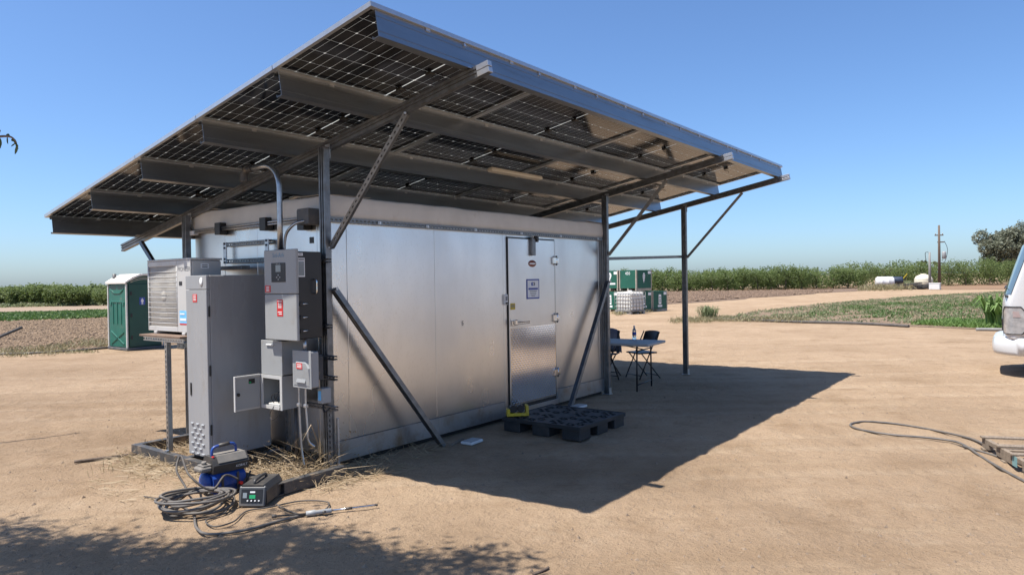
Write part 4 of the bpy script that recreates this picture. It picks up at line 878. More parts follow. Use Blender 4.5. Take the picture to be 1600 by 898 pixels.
c2 = chair(6.85, 1.06, R(80), 'black folding chair with a grey blue jacket over its back')
c3 = chair(6.38, .82, R(-100), 'black folding chair half hidden by the wall edge near the table')
jk = MB(); n = 16; vs = []; rows = [(-.02, .50), (-.03, .62), (-.045, .74), (-.065, .825), (-.11, .845), (-.135, .80), (-.15, .65), (-.155, .50), (-.16, .40)]
for i in range(n+1):
    u = -1+2*i/n
    for j, (y_, z_) in enumerate(rows):
        w = .018*math.sin(i*1.9+j*.7)+.012*math.sin(i*3.7); vs.append((u*(.20+.02*math.sin(j)), y_-.12+.035*u*u+(w if j > 4 else -w*.6), z_-(.03*u*u if 2 < j < 5 else 0)+.02*math.sin(i*1.3)*(j in (0, 8))))
k = len(rows); fs = [(i*k+j, (i+1)*k+j, (i+1)*k+j+1, i*k+j+1) for i in range(n) for j in range(k-1)]
m4 = Matrix.Translation((6.85, 1.06, 0)) @ Matrix.Rotation(R(80), 4, 'Z'); jk.add([m4 @ Vector(v) for v in vs], fs, 0, True)
jk.build('jacket', 'fabric', label='grey blue jacket draped over the back of a folding chair', cat='jacket')

# ================================================================== PORTABLE TOILET
to = thing('portable_toilet', 'green portable toilet with a pale arched roof standing across the yard', 'portable toilet', (5.05, 15.0, 0))
tx0, tx1, ty0, ty1, tz = 4.58, 5.56, 14.46, 15.58, 1.80
o = MB(); o.box(tx0+.03, tx1-.03, ty0+.03, ty1-.03, .07, tz, .01, 0); o.build('cabin', ['toilet_shaded'], to)
o = MB(); o.box(tx0-.02, tx1+.03, ty0-.03, ty1+.03, 0, .07, .01); o.build('skid_base', 'grey_dark', to)
o = MB(); o.box(tx0+.005, tx0+.029, ty0+.075, ty1-.075, .09, tz-.02, .004); sp = o.build('side_panel', 'toilet_green', to)
o = MB(); xx = tx0-.0
for y in (14.78, 15.02, 15.26): o.obox((xx, y, 1.0), (.012, 0, 0), (0, .022, 0), (0, 0, .29), .008)
o.obox((xx, 15.02, 1.32), (.014, 0, 0), (0, .34, 0), (0, 0, .02), .008)
for sg in (-1, 1): o.obox((xx, 15.02+sg*.37, 1.27), (.014, 0, 0), (0, .05, -sg*0-.0), (0, 0, .05), .008)
for sg in (-1, 1): o.bar((xx, 15.02-.38, .33-sg*.17), (xx, 15.02+.38, .33+sg*.17), .028, .045, (0, 0, 1), .008)
for sg in (-1, 1): o.bar((xx, 15.02+sg*.38, 1.66), (xx, 15.02+sg*.18, 1.56), .028, .045, (0, 0, 1), .008)
o.bar((xx, 14.84, 1.56), (xx, 15.2, 1.56), .028, .045, (0, 0, 1), .008); o.build('moulded_rib', 'toilet_green', sp)
o = MB()
for z in (1.68, 1.735):
    for a, b in ((14.60, 14.98), (15.06, 15.44)): o.box(tx0-.002, tx0+.004, a, b, z-.012, z+.012, .002)
o.build('vent_slot', 'black', sp)
for x, y in ((tx0, ty0), (tx0, ty1), (tx1, ty0), (tx1, ty1)):
    o = MB(); o.box(x-.012, x+.028 if x < 5 else x+.012, y-.012, y+.04, .07, tz+.01, .008) if y < 15 else o.box(x-.012, x+.03, y-.04, y+.012, .07, tz+.01, .008); o.build('corner_post', 'toilet_trim', to)
arch = lambda x: .24*math.cos((x-(tx0+tx1)/2)/((tx1-tx0)/2+.05)*PI/2*.96)
o = MB(); n = 16; vs = []
for i in range(n+1):
    x = tx0-.04+(tx1-tx0+.08)*i/n
    for y in (ty0-.05, ty1+.05):
        for dz in (0, .05): vs.append((x, y, tz-.01+arch(x)+dz))
fs = []
for i in range(n):
    a = i*4; b = a+4; fs += [(a+1, b+1, b+3, a+3), (a, a+2, b+2, b), (a, b, b+1, a+1), (a+2, a+3, b+3, b+2)]
fs += [(0, 1, 3, 2), (n*4, n*4+2, n*4+3, n*4+1)]; o.add(vs, fs, 0)
for i in (3, 6, 10, 13):
    x = tx0-.04+(tx1-tx0+.08)*i/n; o.bar((x, ty0-.055, tz+.045+arch(x)), (x, ty1+.055, tz+.045+arch(x)), .035, .02, (0, 0, 1), .005)
o.build('roof', 'roof_plastic', to)
for y, t in ((ty0+.032, .02), (ty1-.052, .02)):
    o = MB(); pts = [(tx0+.02+(tx1-tx0-.04)*i/12) for i in range(13)]
    vs = [(x, y, tz-.02) for x in pts]+[(x, y, tz-.008+arch(x)) for x in pts]+[(x, y+t, tz-.02) for x in pts]+[(x, y+t, tz-.008+arch(x)) for x in pts]
    fs = [(i, i+1, 14+i, 13+i) for i in range(12)]+[(26+i, 39+i, 40+i, 27+i) for i in range(12)]; o.add(vs, fs); o.build('gable', 'toilet_shaded', to)
o = MB(); o.box(tx0+.075, tx1-.09, ty0+.004, ty0+.029, .10, 1.79, .006, 0); td = o.build('door', 'toilet_shaded', to)
o = MB()
for s_ in (.0, .045): 
    pts = [(x, ty0+.026, tz-.0+arch(x)*.72-s_) for x in np.linspace(tx0+.12, tx1-.1, 12)]; o.tube(pts, .007, 5)
o.build('arch_trim', 'toilet_trim', to)
o = MB()
for z in (.35, .95, 1.55): o.box(tx0+.10, tx0+.15, ty0-.012, ty0+.004, z-.05, z+.05, .005)
o.build('hinge', 'black', td)
o = MB(); sx, sz = 5.0, 1.33; o.box(sx-.075, sx+.075, ty0-.001, ty0+.0038, sz-.10, sz+.10, 0, 0); o.lathe((sx, ty0-.001, sz+.058), [(.019, 0), (.018, .002), (0, .0022)], 12, 1, (0, -1, 0)); o.obox((sx, ty0-.002, sz+.005), (.022, 0, 0), (0, .001, 0), (0, 0, .033), 0, 1)
for d in (-.011, .011): o.obox((sx+d, ty0-.002, sz-.06), (.009, 0, 0), (0, .001, 0), (0, 0, .032), 0, 1)
for d in (-.03, .03): o.obox((sx+d, ty0-.002, sz+.008), (.006, 0, 0), (0, .001, 0), (0, 0, .029), 0, 1)
o.build('restroom_sign', ['blue_print', 'paper'], td)
o = MB(); o.cyl((4.72, 15.47, 1.78), (4.72, 15.47, 2.09), .05, 12); o.build('vent_pipe', 'grey_dark', to)
o = MB(); o.box(5.62, 5.80, 13.55, 13.85, 0, .2, .012, 0); o.box(5.61, 5.81, 13.54, 13.86, .16, .2, .006, 0); o.build('crate', 'grey_dark', label='small dark grey crate on the dirt right of the green toilet', cat='crate')

# ================================================================== BINS AND TOTE
BA = R(165.6); n1 = Vector((math.cos(BA), math.sin(BA), 0)); n2 = Vector((-n1.y, n1.x, 0))      # face normals to the left and to the right
BC = gz(995, 488, 0); BS, BH = 1.17, 1.05
def bin_(ci, cj, lev, label, num, logo):
    t = thing('harvest_bin', label, 'bin', (0, 0, 0), 0, 'stacked green harvest bins', local=True)
    c = BC-n1*(BS/2+ci*(BS+.05))-n2*(BS/2+cj*(BS+.10)); t.location = (c.x, c.y, lev*(BH+.05)); t.rotation_euler = (0, 0, BA)
    h = BS/2; o = MB()
    for a, b, c_, d in ((h-.03, h, -h+.03, h-.03), (-h, -h+.03, -h+.03, h-.03), (-h, h, -h, -h+.03), (-h, h, h-.03, h)): o.box(a, b, c_, d, .12, BH, .004)
    o.box(-h+.03, h-.03, -h+.03, h-.03, .12, .15); o.build('side_wall', 'bin_green', t)
    o = MB()
    for y in (-h+.05, 0, h-.05): o.box(-h, h, y-.045, y+.045, 0, .118, .004)
    o.build('skid', 'bin_wood', t)
    o = MB()
    for sx in (-1, 1):
        for sy in (-1, 1): o.box(sx*(h+.002)-.006, sx*(h+.002)+.006, sy*(h-.03)-.03, sy*(h-.03)+.03, .12, BH+.01); o.box(sx*(h-.03)-.03, sx*(h-.03)+.03, sy*(h+.002)-.006, sy*(h+.002)+.006, .12, BH+.01)
    o.build('corner_batten', 'bin_wood', t)
    def face(nx_, ux_, kind):
        o = MB(); nx_, ux_ = Vector(nx_), Vector(ux_); up = Vector((0, 0, 1)); P = lambda a, b: nx_*(h+.002)+ux_*a+up*b
        if kind == 'pin':
            vs = [P(-.02+.15*math.cos(t), .80+.15*math.sin(t)) for t in np.linspace(-.5, PI+.5, 14)]+[P(-.02, .47)]; o.add(vs, [tuple(range(len(vs)))])
            o.obox(P(-.02, .80)+nx_*.002, ux_*.07, nx_*.001, up*.02, 0, 1); o.obox(P(-.02, .72)+nx_*.002, ux_*.03, nx_*.001, up*.03, 0, 1); o.obox(P(.14, .36), ux_*.26, nx_*.001, up*.045, 0, 0)
        elif kind == 'leaf':
            vs = [P(a, b) for a, b in ((-.02, .38), (.06, .62), (.08, .78), (.03, .90), (-.05, .90), (-.10, .78), (-.09, .62))]; o.add(vs, [tuple(range(7))]); 
            for q in (.6, .7, .8): o.obox(P(-.01, q)+nx_*.002, ux_*.05, nx_*.001, up*.012, 0, 1)
        elif kind == 'tall':
            o.obox(P(0, .62), ux_*.10, nx_*.001, up*.25, 0, 0)
            for q in (.5, .6, .72): o.obox(P(0, q)+nx_*.002, ux_*.05, nx_*.001, up*.03, 0, 1)
            o.obox(P(0, .27), ux_*.17, nx_*.001, up*.05, 0, 0)
        if kind == 'num': text(o, num, P(0, .88), ux_, up, .23)
        elif num: o.obox(P(.42, .92), ux_*.12, nx_*.001, up*.07, 0, 0)
        o.build('stencil', ['paper', 'bin_green'], t)
    face((1, 0, 0), (0, 1, 0), logo[0]); face((0, 1, 0), (-1, 0, 0), logo[1])
bin_(0, 0, 0, 'lower green bin behind the white caged tote', '1', ('tall', 'tall'))
bin_(0, 0, 1, 'upper green bin with white number on its left face', '450', ('num', 'leaf'))
bin_(0, 1, 0, 'lower green bin left of the caged tote at the wall edge', '1', ('tall', 'tall'))
bin_(0, 1, 1, 'upper green bin with white pin shaped mark at the wall edge', '1', ('pin', 'leaf'))
bin_(1, 0, 0, 'lower green bin at the right end of the bin stack', '1', ('tall', 'tall'))
ib = thing('caged_tote', 'white plastic liquid tote in a metal cage in front of the bins', 'tank', (0, 0, 0), 0, local=True)
q_ = gz(987, 491, 0); c = q_-n1*.5-n2*.55; ib.location = c; ib.rotation_euler = (0, 0, BA-R(4))
o = MB(); o.box(-.46, .46, -.53, .53, .16, 1.08, .07); o.cyl((0, 0, 1.08), (0, 0, 1.14), .11, 14); o.build('tank', 'tank_plastic', ib)
o = MB()
for z in (.18, .36, .54, .72, .9, 1.07):
    for a, b in (((-.49, -.56), (.49, -.56)), ((.49, -.56), (.49, .56)), ((.49, .56), (-.49, .56)), ((-.49, .56), (-.49, -.56))): o.tube([(*a, z), (*b, z)], .014, 5)
for k in range(7):
    y = -.56+k*1.12/6
    for x in (-.49, .49): o.tube([(x, y, .14), (x, y, 1.07)], .014, 5)
for k in range(6):
    x = -.49+k*.98/5
    for y in (-.56, .56): o.tube([(x, y, .14), (x, y, 1.07)], .014, 5)
o.build('cage', 'cage', ib)
o = MB()
for x in (-.42, 0, .42): o.box(x-.06, x+.06, -.55, .55, 0, .04, .004)
for x in (-.42, .42):
    for y in (-.47, 0, .47): o.box(x-.06, x+.06, y-.06, y+.06, .04, .12, .004)
o.box(-.5, .5, -.57, .57, .12, .145, .004); o.build('pallet_base', 'cage', ib)
o = MB(); p = gz(1028, 482, 0); o.bar((p.x-.2, p.y-.5, .05), (p.x+.3, p.y+.5, .07), .25, .05); o.build('plank', 'weathered_wood', label='loose plank on the ground right of the green bins', cat='plank')

# ================================================================== FAR RIGHT: TANKS, POLES, SCRAP
TP = gz(1384, 450, 0); ar = Vector((.30, -.954, 0)); 
tk = thing('tank_trailer', 'white cylindrical tank on a low trailer at the orchard edge', 'tank', TP)
o = MB(); a = TP-ar*1.0+Vector((0, 0, .78)); o.lathe(a, [(.30, -.16), (.50, -.10), (.62, .05), (.64, .2), (.64, .5), (.66, .52), (.66, .58), (.64, .6), (.64, 1.2), (.66, 1.22), (.66, 1.28), (.64, 1.3), (.62, 1.75), (.50, 1.90), (.30, 1.96)], 22, 0, ar); o.build('tank', 'white', tk)
o = MB(); o.bar(TP-ar*1.3+Vector((0, 0, .16)), TP+ar*1.4+Vector((0, 0, .16)), .9, .1)
for k in (-.6, .6): o.bar(TP+ar*k+Vector((0, 0, .21)), TP+ar*(k+.1)+Vector((0, 0, .21)), 1.0, .3)
o.build('trailer_frame', 'dark_steel', tk)
for k in (-.5, .5):
    for sd_ in (-.55, .55): o = MB(); w = TP+ar*k+Vector((.954, .30, 0))*sd_+Vector((0, 0, .22)); o.tube([w-Vector((.09, .03, 0)), w+Vector((.09, .03, 0))], .22, 14); o.build('wheel', 'black', tk)
p = gz(1401, 449.3, 0); bt = thing('dark_tank', 'dark blue black tank just behind the white tank trailer', 'tank', p)
o = MB(); o.lathe(p-ar*.6+Vector((0, 0, .9)), [(.30, -.08), (.48, 0), (.5, .1), (.5, 1.1), (.48, 1.25), (.3, 1.32)], 18, 0, ar); o.build('body', 'tank_navy', bt); o = MB(); o.bar(p-ar*.6+Vector((0, 0, .2)), p+ar*1.2+Vector((0, 0, .2)), .7, .4); o.build('cradle', 'dark_steel', bt)
p = gz(1443, 451, 0); rt_ = thing('cream_tank', 'round cream plastic tank standing beside the short grey post', 'tank', p)
o = MB(); o.lathe(p, [(.62, .12), (.86, .3), (.94, .7), (.93, 1.1), (.78, 1.4), (.45, 1.58), (.3, 1.62)], 24, 0); o.lathe(p, [(.3, 1.62), (.3, 1.7), (.25, 1.72)], 14, 0); o.build('body', 'tank_cream', rt_)
o = MB(); o.lathe(p, [(.7, 0), (.75, .12)], 16, 0); o.build('base', 'concrete', rt_); o = MB(); 
for z in (.45, .8, 1.1): o.lathe(p, [(.955 if z < 1 else .945, z-.02), (.965 if z < 1 else .95, z), (.955 if z < 1 else .935, z+.02)], 24, 0)
o.build('moulded_ring', 'tank_cream', rt_)
def spole(px, py, top, r, m, name, label):
    p = gz(px, py, 0); d = (p-CAM).dot(cF); h = (py-top)*d/FPX; t = thing(name, label, 'pole', p); o = MB(); o.tube([p, p+Vector((0, 0, h*.6)), p+Vector((0, 0, h))], [r*1.1, r*.9, r*.7], 10); o.build('shaft', m, t); return t, p, h
t, p, h = spole(1453, 452, 394, .14, 'concrete', 'short_post', 'pale grey concrete post shorter than the utility pole behind it')
o = MB(); o.tube(smooth([p+Vector((-.1, .1, h)), p+Vector((-.1, .4, h-.1)), p+Vector((0, .3, h-1.2))], 5), .03, 5); o.build('wire', 'black', t)
t, p, h = spole(1468, 447.5, 352, .17, 'pole_wood', 'utility_pole', 'tall dark wooden utility pole with small crossarm and transformer')
o = MB(); o.bar(p+ar*-.5+Vector((0, 0, h-1.3)), p+ar*.5+Vector((0, 0, h-1.3)), .12, .14); o.bar(p+ar*-.2+Vector((0, 0, h-2.2)), p+ar*.6+Vector((0, 0, h-2.2)), .12, .14); o.build('crossarm', 'pole_wood', t)
for k in (-.4, .4): o = MB(); o.cyl(p+ar*k+Vector((0, 0, h-1.23)), p+ar*k+Vector((0, 0, h-1.0)), .05, 8); o.build('insulator', 'grey_box', t)
o = MB(); q = p+ar*.55+Vector((0, 0, h-4.4)); o.lathe(q, [(.2, 0), (.25, .05), (.25, .85), (.2, .95)], 12, 0); o.build('transformer', 'grey_box', t)
o = MB(); o.tube(smooth([p+ar*.6+Vector((0, 0, h-2.1)), p+ar*.95+Vector((0, 0, h-3.2)), p+ar*.7+Vector((0, 0, h-4.6)), p+ar*.3+Vector((0, 0, h-5))], 5), .03, 5); o.build('wire', 'black', t)
p = gz(1460, 452.5, 0); o = MB(); o.box(p.x-.5, p.x+.5, p.y-.55, p.y+.45, 0, .72, .05); o.box(p.x-.52, p.x+.52, p.y-.57, p.y+.47, .62, .72, .02); o.build('pump_box', 'white', label='low white pump box at the foot of the grey post', cat='box')
def scrap(px, label, seed, n, m):
    rr = random.Random(seed); p = gz(px, 452, 0); o = MB()
    for k in range(n):
        a = rr.uniform(-.6, .6); L_ = rr.uniform(.8, 2.4); d = (ar+Vector((.954, .3, 0))*a).normalized(); c = p+ar*rr.uniform(-1.6, 1.6)+Vector((rr.uniform(-.5, .5), 0, rr.uniform(.08, .5))); o.bar(c-d*L_/2, c+d*L_/2+Vector((0, 0, rr.uniform(-.1, .3))), rr.uniform(.08, .3), rr.uniform(.05, .2))
    o.build('scrap_pile', m, label=label, cat='scrap pile')
scrap(1413, 'pile of pale planks and pipe between the two tanks', 3, 16, 'weathered_wood'); scrap(1434, 'heap of dark scrap metal in front of the cream tank', 5, 20, 'dark_steel')
p = gz(1408, 449, 0); o = MB(); o.bar(p+Vector((0, .5, .2)), p+Vector((0, -.7, 1.75)), .09, .09); o.build('yellow_bar', 'yellow', label='slanting yellow bar sticking up right of the white tank', cat='bar')
p = gz(1415, 449, 0); o = MB(); o.box(p.x-.6, p.x+.6, p.y-.9, p.y+.6, .3, .62, .05); o.box(p.x-.4, p.x+.4, p.y-.7, p.y+.3, .62, .8, .05); o.box(p.x-.5, p.x+.5, p.y-.8, p.y+.5, 0, .3); o.build('green_pump', 'pale_crop', label='pale green pump housing between the white and cream tanks', cat='pump')

# ================================================================== LAY-FLAT PIPE, LOOSE HOSE, STICKS
def ground_line(name, m, pix, r, label, cat, k=6, z=None):
    o = MB(); o.tube(smooth([gz(a, b, r*.8 if z is None else z) for a, b in pix], k), r, 7); return o.build(name, m, label=label, cat=cat)
ground_line('irrigation_pipe', 'rubber', [(1104, 497.5), (1180, 500), (1240, 502.5), (1330, 504.5), (1420, 509.5)], .05, 'black irrigation pipe along the near edge of the crop field', 'pipe')
ground_line('irrigation_pipe', 'concrete', [(1525, 514.5), (1570, 515), (1640, 517)], .05, 'pale irrigation pipe at the field edge beside the truck', 'pipe')
hp = [(1545, 697), (1520, 686), (1490, 678), (1440, 668), (1390, 660.5), (1352, 658), (1332, 661), (1330, 665.5), (1350, 672), (1395, 679), (1450, 683.5), (1490, 689), (1510, 697), (1535, 714), (1570, 735), (1610, 756), (1700, 800)]
ground_line('loose_hose', 'hose', hp, .0125, 'long grey hose looped on the open dirt near the wooden pallet', 'hose', 8)
ground_line('loose_hose', 'hose', [(1505, 696.5), (1540, 707), (1575, 718), (1610, 730), (1690, 760)], .012, 'second grey hose running under the wooden pallet corner', 'hose', 8)
ground_line('long_stick', 'pole_wood', [(116, 721), (165, 715), (213, 709.5)], .016, 'long dark stick on the dirt left of the steel frame', 'stick', 4)
ground_line('drip_line', 'rubber', [(-80, 556), (0, 553), (60, 551), (120, 547), (168, 543)], .03, 'dark drip line along the near edge of the left field', 'pipe')
a = CAM+(cF*FPX+cR*(35-800)-cU*(511-449)).normalized()*10; b = CAM+(cF*FPX+cR*(0-800)-cU*(526-449)).normalized()*10; d = (b-a); e = a+d*(a.z/(-d.z)); o = MB(); o.tube([e, a], .016, 8); o.build('leaning_pole', 'grey_dark', label='dark metal pole leaning up from the left edge of the yard', cat='pole')
ground_line('twig', 'pole_wood', [(833, 897), (846, 892), (857, 886)], .009, 'short brown twig on the dirt at the lower middle', 'twig', 4)

# wooden pallet at right
wpz = thing('wood_pallet', 'weathered wooden pallet with a teal patch lying on the dirt', 'pallet', gz(1534, 680, .13)-Vector((0, 0, .13)))
O = Vector((wpz.location.x, wpz.location.y, 0)); bd_ = Vector((-.93, -.37, 0)).normalized(); ad_ = Vector((.37, -.93, 0)).normalized()
for k in range(3):
    o = MB(); c = O+ad_*(.02+k*.49); 
    for a, b, z0, z1 in ((0, 1.15, .075, .115), (0, .17, .022, .075), (.36, .72, .022, .075), (.93, 1.15, .022, .075)): o.obox(c+bd_*(a+b)/2+Vector((0, 0, (z0+z1)/2)), bd_*(b-a)/2, ad_*.019, (0, 0, (z1-z0)/2-.0002), .002)
    st_ = o.build('stringer', 'weathered_wood', wpz)
    if k == 0: o = MB(); o.obox(c-ad_*.0205+bd_*.78+Vector((0, 0, .07)), bd_*.05, ad_*.001, (0, 0, .045)); o.build('paint_patch', 'teal_paint', st_)
for k, t in enumerate((.045, .42, .74, 1.10)):
    o = MB(); o.obox(O+ad_*.5+bd_*t+Vector((0, 0, .1245+random.uniform(0, .002))), ad_*.52, bd_*random.uniform(.038, .048), (0, 0, .008), .002); o.build('deck_board', 'weathered_wood', wpz)
for t in (.07, .55, 1.06):
    o = MB(); o.obox(O+ad_*.5+bd_*t+Vector((0, 0, .012)), ad_*.52, bd_*.045, (0, 0, .008), .002); o.build('bottom_board', 'weathered_wood', wpz)

# ================================================================== TRUCK (heads toward +y, seen from its left side)
TR = thing('truck', 'white cab over truck with chrome free bumper entering at the right edge', 'truck', (10.10, -5.07, 0), R(2.5), local=True)
TR['label'] = 'white cab over truck standing at the right edge of the yard'
# local: y forward, x to the right; left side at x=0, front of bumper at y=.62
def loft(secs, mb, mi=0, sm=False):                        # sections: lists of (x,y,z), same count; closed rings along the truck width
    k = len(secs[0]); vs = [p for s in secs for p in s]; fs = []
    for i in range(len(secs)-1):
        for j in range(k): j2 = (j+1) % k; fs.append((i*k+j, i*k+k+j, i*k+k+j2, i*k+j2))
    fs.append(tuple(range(k))); fs.append(tuple(range((len(secs)-1)*k, len(secs)*k))[::-1]); mb.add(vs, fs, mi, sm)
side = [(-1.35, .62), (.10, .62), (.28, .66), (.335, .80), (.34, 1.10), (.315, 1.28), (.22, 1.42), (-.02, 2.02), (-.10, 2.17), (-.26, 2.26), (-1.30, 2.29), (-1.35, 2.24)]
def ring(x, inset=0., fr=0.):
    out = []
    for y, z in side: out.append((x, y-(fr if y > -.2 else 0)+(fr if y < -1 else 0), z-(inset if z > 2.25 else 0)))
    return out
def rounded(P, k=3):                                       # soften the closed side outline
    n = len(P); out = []
    for i in range(n):
        a, b, c, d = P[i-1], P[i], P[(i+1) % n], P[(i+2) % n]
        for j in range(k): t = j/k; out.append(tuple(.5*(2*b[q]+(c[q]-a[q])*t+(2*a[q]-5*b[q]+4*c[q]-d[q])*t*t+(3*b[q]-a[q]-3*c[q]+d[q])*t**3) for q in (0, 1)))
    return out
side = rounded([(-1.36, .62), (-1.30, .60), (-.6, .60), (.22, .62), (.32, .70), (.338, .90), (.335, 1.08), (.328, 1.22), (.295, 1.36), (.20, 1.66), (.09, 2.0), (.02, 2.22), (-.08, 2.36), (-.26, 2.44), (-.8, 2.48), (-1.28, 2.48), (-1.36, 2.40), (-1.37, 1.4)])
o = MB(); WT = 1.95
def fr_(x): e = min(x, WT-x); return .10*(1-math.sqrt(max(0, 1-(1-min(1, e/.24))**2)))-.035*math.sin(max(0, min(1, x/WT))*PI)
def in_(x): e = min(x, WT-x); return .12*(1-math.sqrt(max(0, 1-(1-min(1, e/.24))**2)))
XS = [0, .006, .02, .045, .085, .14, .2, .3, .6, WT/2]; XS = XS+[WT-x for x in XS[-2::-1]]
loft([ring(x, in_(x), fr_(x)) for x in XS], o, 0, True); cab = o.build('cab', 'white_paint', TR)
def fpt(x, z):                                             # y of the windscreen surface at height z
    y0 = .295-.275*(z-1.36)/.86; return y0-fr_(x)+.012
o = MB(); n = 14; vs = []; rows = (1.38, 1.62, 1.9, 2.2)
for i in range(n+1):
    x = .028+(WT-.056)*i/n
    for z in rows: vs.append((x, fpt(x, z)+.004, z))
fs = [(i*4+j, i*4+j+1, i*4+5+j, i*4+4+j) for i in range(n) for j in range(3)]; o.add(vs, fs, 0, True); o.build('windscreen', 'glass_dark', cab)
o = MB()
for x0_, x1_ in ((.2, .95), (1.0, 1.75)): o.tube([(x0_, fpt(x0_, 1.47)+.03, 1.46), (x1_, fpt(x1_, 1.5)+.025, 1.50)], .008, 5)
o.box(.08, WT-.08, .285, .335, 1.325, 1.36, .01); o.build('wiper', 'black', cab)
for sx in (0, 1):
    X = (lambda x: x) if sx == 0 else (lambda x: WT-x); t_ = 'side'
    o = MB(); P = [(-1.22, .70), (-.10, .70), (-.03, .80), (.05, 1.34), (-.17, 2.16), (-1.22, 2.2)]; s_ = -1 if sx == 0 else 1
    a_ = [(X(-.006), y, z) for y, z in P]; b_ = [(X(.02), y, z) for y, z in P]; k = len(P); fs = [tuple(range(k)), tuple(range(k, 2*k))[::-1]]+[(i, k+i, k+(i+1) % k, (i+1) % k) for i in range(k)]
    if sx: fs = [f[::-1] for f in fs]
    o.add(a_+b_, [f[::-1] for f in fs]); dr_ = o.build('door', 'white_paint', cab)
    o = MB(); P = [(-1.14, 1.42), (-.05, 1.42), (-.23, 2.06), (-1.14, 2.10)]; vs = [(X(-.009), y, z) for y, z in P]; o.add(vs, [(0, 1, 2, 3)]); o.build('window', 'glass_dark', dr_)
    o = MB(); o.box(min(X(-.03), X(-.007)), max(X(-.03), X(-.007)), -1.12, -.98, 1.20, 1.235, .006); o.build('handle', 'black', dr_)
    # wrap-round corner lamp
    o = MB(); vs = []; zs = (.72, .80, .94, 1.08, 1.17); n_h = 11
    for q, z in enumerate(zs):
        ya = (.10, .05, .03, .05, .12)[q]; xb = (.16, .22, .22, .20, .12)[q]
        for j in range(n_h):
            t = j/(n_h-1)
            if t < .5: y = ya+(.235-ya)*t/.5; x = -.008
            else: x = -.008+(xb+.008)*((t-.5)/.5)**1.3; y = .338-fr_(max(0, x))+.008 if x > .0 else .24
            vs.append((X(x), y, z))
    fs = [(i*n_h+j, i*n_h+j+1, i*n_h+n_h+j+1, i*n_h+n_h+j) for i in range(4) for j in range(n_h-1)]; o.add(vs, fs if sx else [f[::-1] for f in fs], 0, True)
    hl = o.build('headlight', 'lamp_glass', cab)
    o = MB(); ed = [0*n_h+j for j in range(n_h)]+[q*n_h+n_h-1 for q in range(1, 5)]+[4*n_h+j for j in range(n_h-2, -1, -1)]+[q*n_h for q in range(3, -1, -1)]; o.tube([Vector(vs[q]) for q in ed], .009, 5); o.build('lamp_seal', 'black', hl)
    o = MB(); vs = [(X(-.013), y, z) for y, z in ((.12, 1.0), (.23, 1.0), (.23, 1.10), (.15, 1.10))]; o.add(vs, [(0, 1, 2, 3)]); o.build('turn_lens', 'lamp_red', hl)
    o = MB(); o.tube(smooth([(X(.02), -.02, 2.05), (X(-.22), .10, 2.0), (X(-.24), .10, 1.75)], 5), .012, 6); o.box(min(X(-.30), X(-.14)), max(X(-.30), X(-.14)), .05, .09, 1.42, 1.80, .02) if sx else None; o.build('mirror', 'black', cab) if sx else None
    o = MB(); o.cyl((X(.06), -.75, .40), (X(.30), -.75, .40), .40, 24); w_ = o.build('wheel', 'rubber', TR); o = MB(); o.cyl((X(.055), -.75, .40), (X(.12), -.75, .40), .24, 20); o.build('rim', 'chrome', w_)
    o = MB(); o.box(min(X(-.004), X(.5)), max(X(-.004), X(.5)), -.28, .24, .36, .66, .02); o.build('step', 'white_paint', TR) if False else None
# bumper: wraps round the corner
o = MB(); bs_ = []
for i in range(33):
    x = -.02+(WT+.04)*(.5-.5*math.cos(PI*i/32)); e = min(x+.02, WT+.02-x); f = .49-.30*(1-min(1, e/.38))**2.2+.03*math.sin(max(0, min(1, (x)/WT))*PI)
    bs_.append([(x, -.16 if i in (0, 32) else .15, .36), (x, f-.07, .36), (x, f-.02, .375), (x, f, .42), (x, f+.004, .5), (x, f-.006, .57), (x, f-.035, .63), (x, f-.09, .655), (x, -.16 if i in (0, 32) else .15, .655)])
loft(bs_, o, 0, True); bm_ = o.build('bumper', 'white_paint', TR)
o = MB(); 
for x in (.20, WT-.42): o.box(x, x+.22, .30, .455, .43, .53, .01)
o.build('fog_lamp', 'lamp_glass', bm_)
o = MB(); o.box(.5, WT-.5, .30, .378, .74, .95, .01); o.build('grille', 'black', cab)
o = MB(); o.box(.35, 1.6, -5.2, .1, .45, .62); o.build('chassis', 'black_metal', TR)
o = MB(); o.box(-.08, WT+.08, -5.6, -1.5, .85, 3.0, .03); o.build('cargo_box', 'white_paint', TR)
for x in (0.02, WT-.32):
    o = MB(); o.cyl((x, -4.2, .40), (x+.30, -4.2, .40), .40, 24); w_ = o.build('wheel', 'rubber', TR); o = MB(); o.cyl((x-.01 if x < 1 else x+.2, -4.2, .40), (x+.1 if x < 1 else x+.31, -4.2, .40), .22, 20); o.build('rim', 'chrome', w_)

